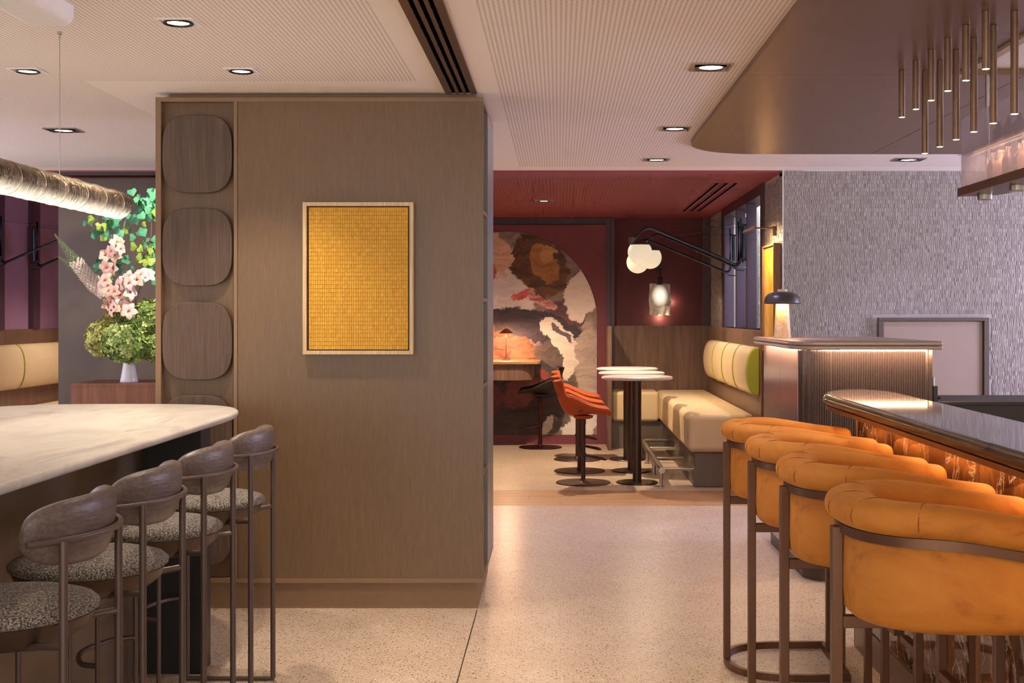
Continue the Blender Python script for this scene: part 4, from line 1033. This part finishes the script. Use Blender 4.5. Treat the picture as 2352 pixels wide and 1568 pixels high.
M_chairmetal = plain('brown_bronze_metal', S('#70503d'), .4, .7, .05)
# ================================================================== ORANGE CHAIRS
oc = thing('barrel_bar_chair', 'x', 'bar chair', (0, 0, 0), 'orange velvet barrel chairs along the bar')
def upath(hw, xb, xf, n=28, power=2.4):
    pts = [(xf, -hw), (xf * .5, -hw)]
    for i in range(n + 1):
        a = -PI / 2 - PI * i / n
        c_, s_ = math.cos(a), math.sin(a)
        pts.append((xb * abs(c_) ** (2 / power) if abs(c_) > 1e-9 else 0.0, hw * math.copysign(abs(s_) ** (2 / power), s_)))
    pts += [(xf * .5, hw), (xf, hw)]
    return pts
XB, XF, HW = -.275, .265, .275
def rimz(x): 
    t = max(0, min(1, (x + .12) / (.29 + .12))); return -.050 * t * t * (3 - 2 * t)
U = upath(HW, XB, XF)
# barrel shell: outer skin with rounded foot
def off(U, d):
    n = len(U); out = []
    for i in range(n):
        a = Vector(U[max(0, i - 1)]); b_ = Vector(U[min(n - 1, i + 1)]); t = (b_ - a).normalized(); nn_ = Vector((-t.y, t.x))
        out.append((U[i][0] + nn_.x * d, U[i][1] + nn_.y * d))
    return out
# orientation check: offset outward must grow |y|
sg = 1 if abs(off(U, .01)[0][1]) > HW else -1
def shell_u(prof, name, mat, U=U, closed=True, smooth=60):
    m = len(prof); mb = MB(); vs_ = []; fs = []
    for (d, z, f) in prof: pass
    layers = [(off(U, sg * d), z, f) for d, z, f in prof]
    n = len(U)
    for L, z, f in layers:
        vs_ += [(x, y, z + f * rimz(x)) for x, y in L]
    for k_ in range(m if closed else m - 1):
        k2 = (k_ + 1) % m
        for i in range(n - 1):
            fs.append((k_ * n + i, k_ * n + i + 1, k2 * n + i + 1, k2 * n + i))
    if closed:
        fs.append(tuple(k_ * n for k_ in range(m))); fs.append(tuple(k_ * n + n - 1 for k_ in range(m))[::-1])
    return mb.add(vs_, fs).build(name, mat, oc, smooth=smooth)
shell_u([(-.012, .955, 1), (-.004, .95, 1), (-.002, .80, .3), (-.006, .752, 0), (-.022, .731, 0), (-.06, .726, 0), (-.075, .80, 0), (-.07, .955, 1)], 'barrel', M_velvet)
shell_u([(.006, .962, 1), (.006, .938, 1), (-.012, .938, 1), (-.012, .962, 1)], 'band', M_chairmetal, smooth=30)
# rolled rim with rounded tips
nU = len(U)
def rim_path():
    P = off(U, -sg * 0.034); out = []
    a, b_ = Vector(P[0]), Vector(P[1]); d = (a - b_).normalized()
    for e in (.034, .026, .014): out.append((a.x + d.x * e, a.y + d.y * e, 1.000 + rimz(a.x)))
    out += [(x, y, 1.000 + rimz(x)) for x, y in P]
    a = Vector(P[-1]); d = (a - Vector(P[-2])).normalized()
    for e in (.014, .026, .034): out.append((a.x + d.x * e, a.y + d.y * e, 1.000 + rimz(a.x)))
    return out
RP = rim_path(); nR = len(RP)
def rsec(i, t):
    e = {0: .62, 1: .86, 2: .97, nR - 1: .62, nR - 2: .86, nR - 3: .97}.get(i, 1.0)
    return [(.066 * e * math.copysign(abs(math.cos(a)) ** .85, math.cos(a)), .042 * e * math.copysign(abs(math.sin(a)) ** .85, math.sin(a))) for a in [2 * PI * q / 20 for q in range(20)]]
MB().ring(RP, rsec).build('rolled_rim', M_velvet, oc, smooth=180, subsurf=1)
M_seam = plain('velvet_seam', S('#8a4716'), .8)
for k_ in (9, 15, 19, 25):
    p = Vector(RP[k_ ]); q = Vector(RP[k_ + 1]); t = (q - p).normalized(); sd = t.cross(Vector((0, 0, 1))).normalized()
    MB().tube([tuple(p + sd * .0662 * math.cos(a) + Vector((0, 0, .0425 * math.sin(a)))) for a in [2 * PI * z / 20 for z in range(20)]], .0013, 5, True, up=tuple(t)).build('seam', M_seam, oc)
# seat cushion
seat = [(x, y) for x, y in off(U, -sg * .072)]
seat = [(min(x + (.03 if x > .25 else 0), .31), y) for x, y in seat]
MB().prism(seat, .745, .845).build('seat_cushion', M_velvet, oc, bevel=.03, seg=4)
MB().prism(off(U, -sg * .11), .720, .740).build('seat_board', M_bronze_d, oc)
boxm(-.300, -.272, -.0165, .0165, 0.03, .952).build('rear_post', M_chairmetal, oc, bevel=.002)
boxm(-.272, .19, -.0125, .0125, .688, .720).build('seat_bar', M_chairmetal, oc, bevel=.002)
for s_ in (-1, 1):
    boxm(.165, .193, s_ * .125 - .0125, s_ * .125 + .0125, .03, .722).build('front_leg', M_chairmetal, oc, bevel=.002)
    boxm(.165, .193, s_ * .138, s_ * .30, .375, .400).build('footrest_bar', M_chairmetal, oc, bevel=.002)
FU = upath(.262, -.286, .179)
FUc = [(x, y, .015) for x, y in FU]
MB().bar(FUc + [(.179, .2, .015), (.179, .0, .015), (.179, -.2, .015)], .022, .030, True).build('floor_ring', M_chairmetal, oc)
OY = [5.42, 4.72, 4.04, 3.28]
OL = ['farthest orange velvet barrel chair along the bar', 'second farthest orange velvet barrel chair along the bar', 'second nearest orange velvet barrel chair along the bar',
      'nearest orange velvet barrel chair along the bar, cut by the picture edge']
oc.location = (1.008, OY[0], 0); oc['label'] = OL[0]
for y, l in zip(OY[1:], OL[1:]): dup(oc, (1.008, y, 0), 0, l)

# ================================================================== STICK PENDANTS
sp = thing('stick_pendant', 'x', 'pendant lamp', (0, 0, 0))
def stick(length):
    t = thing('stick_pendant', 'x', 'pendant lamp', (0, 0, 0))
    MB().lathe([(.0135, -length), (.0140, -length + .002), (.0140, -.001), (0, -.001)], 20).build('tube', M_bronze, t, smooth=50)
    MB().lathe([(0, -length - .0008), (.0130, -length - .0008), (.0130, -length + .003), (0, -length + .003)], 16).build('lens', M_lenso, t)
    light('SPOT', 'lamp_light', (0, 0, -length - .01), 5, (1, .68, .38), .01, target=(0, 0, -3), spot=75, blend=.7, parent=t)
    return t
bpy.data.objects.remove(sp)
M_lenso = glow('amber_lens', (1, .66, .30, 1), 6)
pa, pb = stick(.21), stick(.373)
ordn = ['farthest', 'second farthest', 'third farthest', 'fourth farthest', 'fifth farthest', 'sixth farthest']
for i in range(6):
    y = 5.70 - .224 * i
    la = '%s short bronze stick pendant over the bar' % ordn[i]; lb_ = '%s long bronze stick pendant over the bar' % ordn[i]
    if i == 0:
        for o, x, l in ((pa, 1.55, la), (pb, 1.654, lb_)): o.location = (x, y, 2.6); o['label'] = l; o['group'] = 'stick pendants over the bar'
    else:
        dup(pa, (1.55, y, 2.6), 0, la); dup(pb, (1.654, y, 2.6), 0, lb_)

# ================================================================== HANGING BOTTLE SHELF
hs = thing('hanging_bottle_shelf', 'hanging bronze shelf with fluted glass sides over the back bar', 'shelf', (1.94, 4.6, 2.05))
hx0, hx1, hy1, hy0 = 1.85, 2.03, 5.86, 3.0
pl_ = [(hx0, hy0), (hx0, hy1)] + [(hx1 - .12 + .12 * math.sin(a), hy1 - .02 - .16 + .16 * math.cos(a)) for a in [q * PI / 16 for q in range(0, 9)]] + [(hx1, hy0)]
MB().prism(pl_, 2.046, 2.085).build('shelf_board', M_bronze, hs, bevel=.003)
MB().prism([(x * .97 + .057, y - .01) for x, y in pl_], 2.235, 2.243).build('upper_shelf', M_fglass, hs)
mbf = MB()
y = hy0
while y < hy1 - .02: flute(hx0 + .014, y, -1, 0, .0045); y += .0092
mbf.v = [(x, y, 2.086 if z < 1 else 2.40) for x, y, z in mbf.v]
mbf.build('glass_panel', M_fglass, hs, smooth=60)
mbf2 = mbf; mbf = MB()
x = hx0 + .02
while x < hx1 - .10: flute(x, hy1 - .022, 0, 1, .0045); x += .0092
mbf.v = [(x, y, 2.086 if z < 1 else 2.40) for x, y, z in mbf.v]
mbf.build('glass_panel', M_fglass, hs, smooth=60)
MB().tube([(1.97, 5.80, 2.085), (1.97, 5.80, 2.6)], .010, 12).build('hanger', M_chrome, hs)
MB().tube([(1.96, 4.9, 2.085), (1.96, 4.9, 2.628)], .010, 12).build('hanger', M_bronze, hs)
for y in (5.75, 5.34, 4.90):
    MB().lathe([(0, 2.0215), (.030, 2.0215), (.032, 2.024), (.032, 2.0455), (0, 2.0455)], 24, (1.94, y, 0)).build('puck_light', M_nickel, hs)
    light('SPOT', 'lamp_light', (1.94, y, 2.015), 6, SOFT, .03, target=(1.94, y, 0), spot=100, parent=hs)
boxm(hx0 + .022, hx0 + .026, 3.1, 5.7, 2.228, 2.233).build('led_strip', glow('shelf_led', (1, .66, .38, 1), .7), hs)
light('AREA', 'shelf_light', (1.94, 4.8, 2.225), 5, (1, .70, .45), .06, 1.8, target=(1.94, 4.8, 2.0), parent=hs)
rnd = random.Random(9)
bt = []
BO = ['at the far end', 'second from the far end', 'third from the far end', 'fourth from the far end', 'fifth from the far end']
for i in range(5):
    y = 5.66 - i * .105; fat = i % 3 == 1
    r = .036 if fat else .029; h = .125 if fat else .14
    prof = [(0, 0), (r, 0), (r, h * .55), (r * .8, h * .68), (r * .36, h * .80), (r * .34, h), (r * .40, h + .001), (r * .40, h + .012), (0, h + .012)]
    o = MB().lathe(prof, 16).build('bottle', M_bottle2 if fat else M_bottle, None, smooth=50)
    o.location = (1.95 + rnd.uniform(-.01, .01), y, 2.0855)
    tag(o, ('stout amber' if fat else 'slim brown') + ' bottle %s of the lower hanging shelf' % BO[i], 'bottle', 'bottles on the lower hanging shelf')
for i in range(4):
    y = 5.60 - i * .13
    r, h = .027, .11
    prof = [(0, 0), (r, 0), (r, h * .6), (r * .4, h * .8), (r * .35, h), (0, h)]
    o = MB().lathe(prof, 16).build('bottle', M_bottle, None, smooth=50)
    o.location = (1.95, y, 2.2435)
    tag(o, 'small brown bottle %s of the upper hanging shelf' % BO[i], 'bottle', 'bottles on the upper hanging shelf')
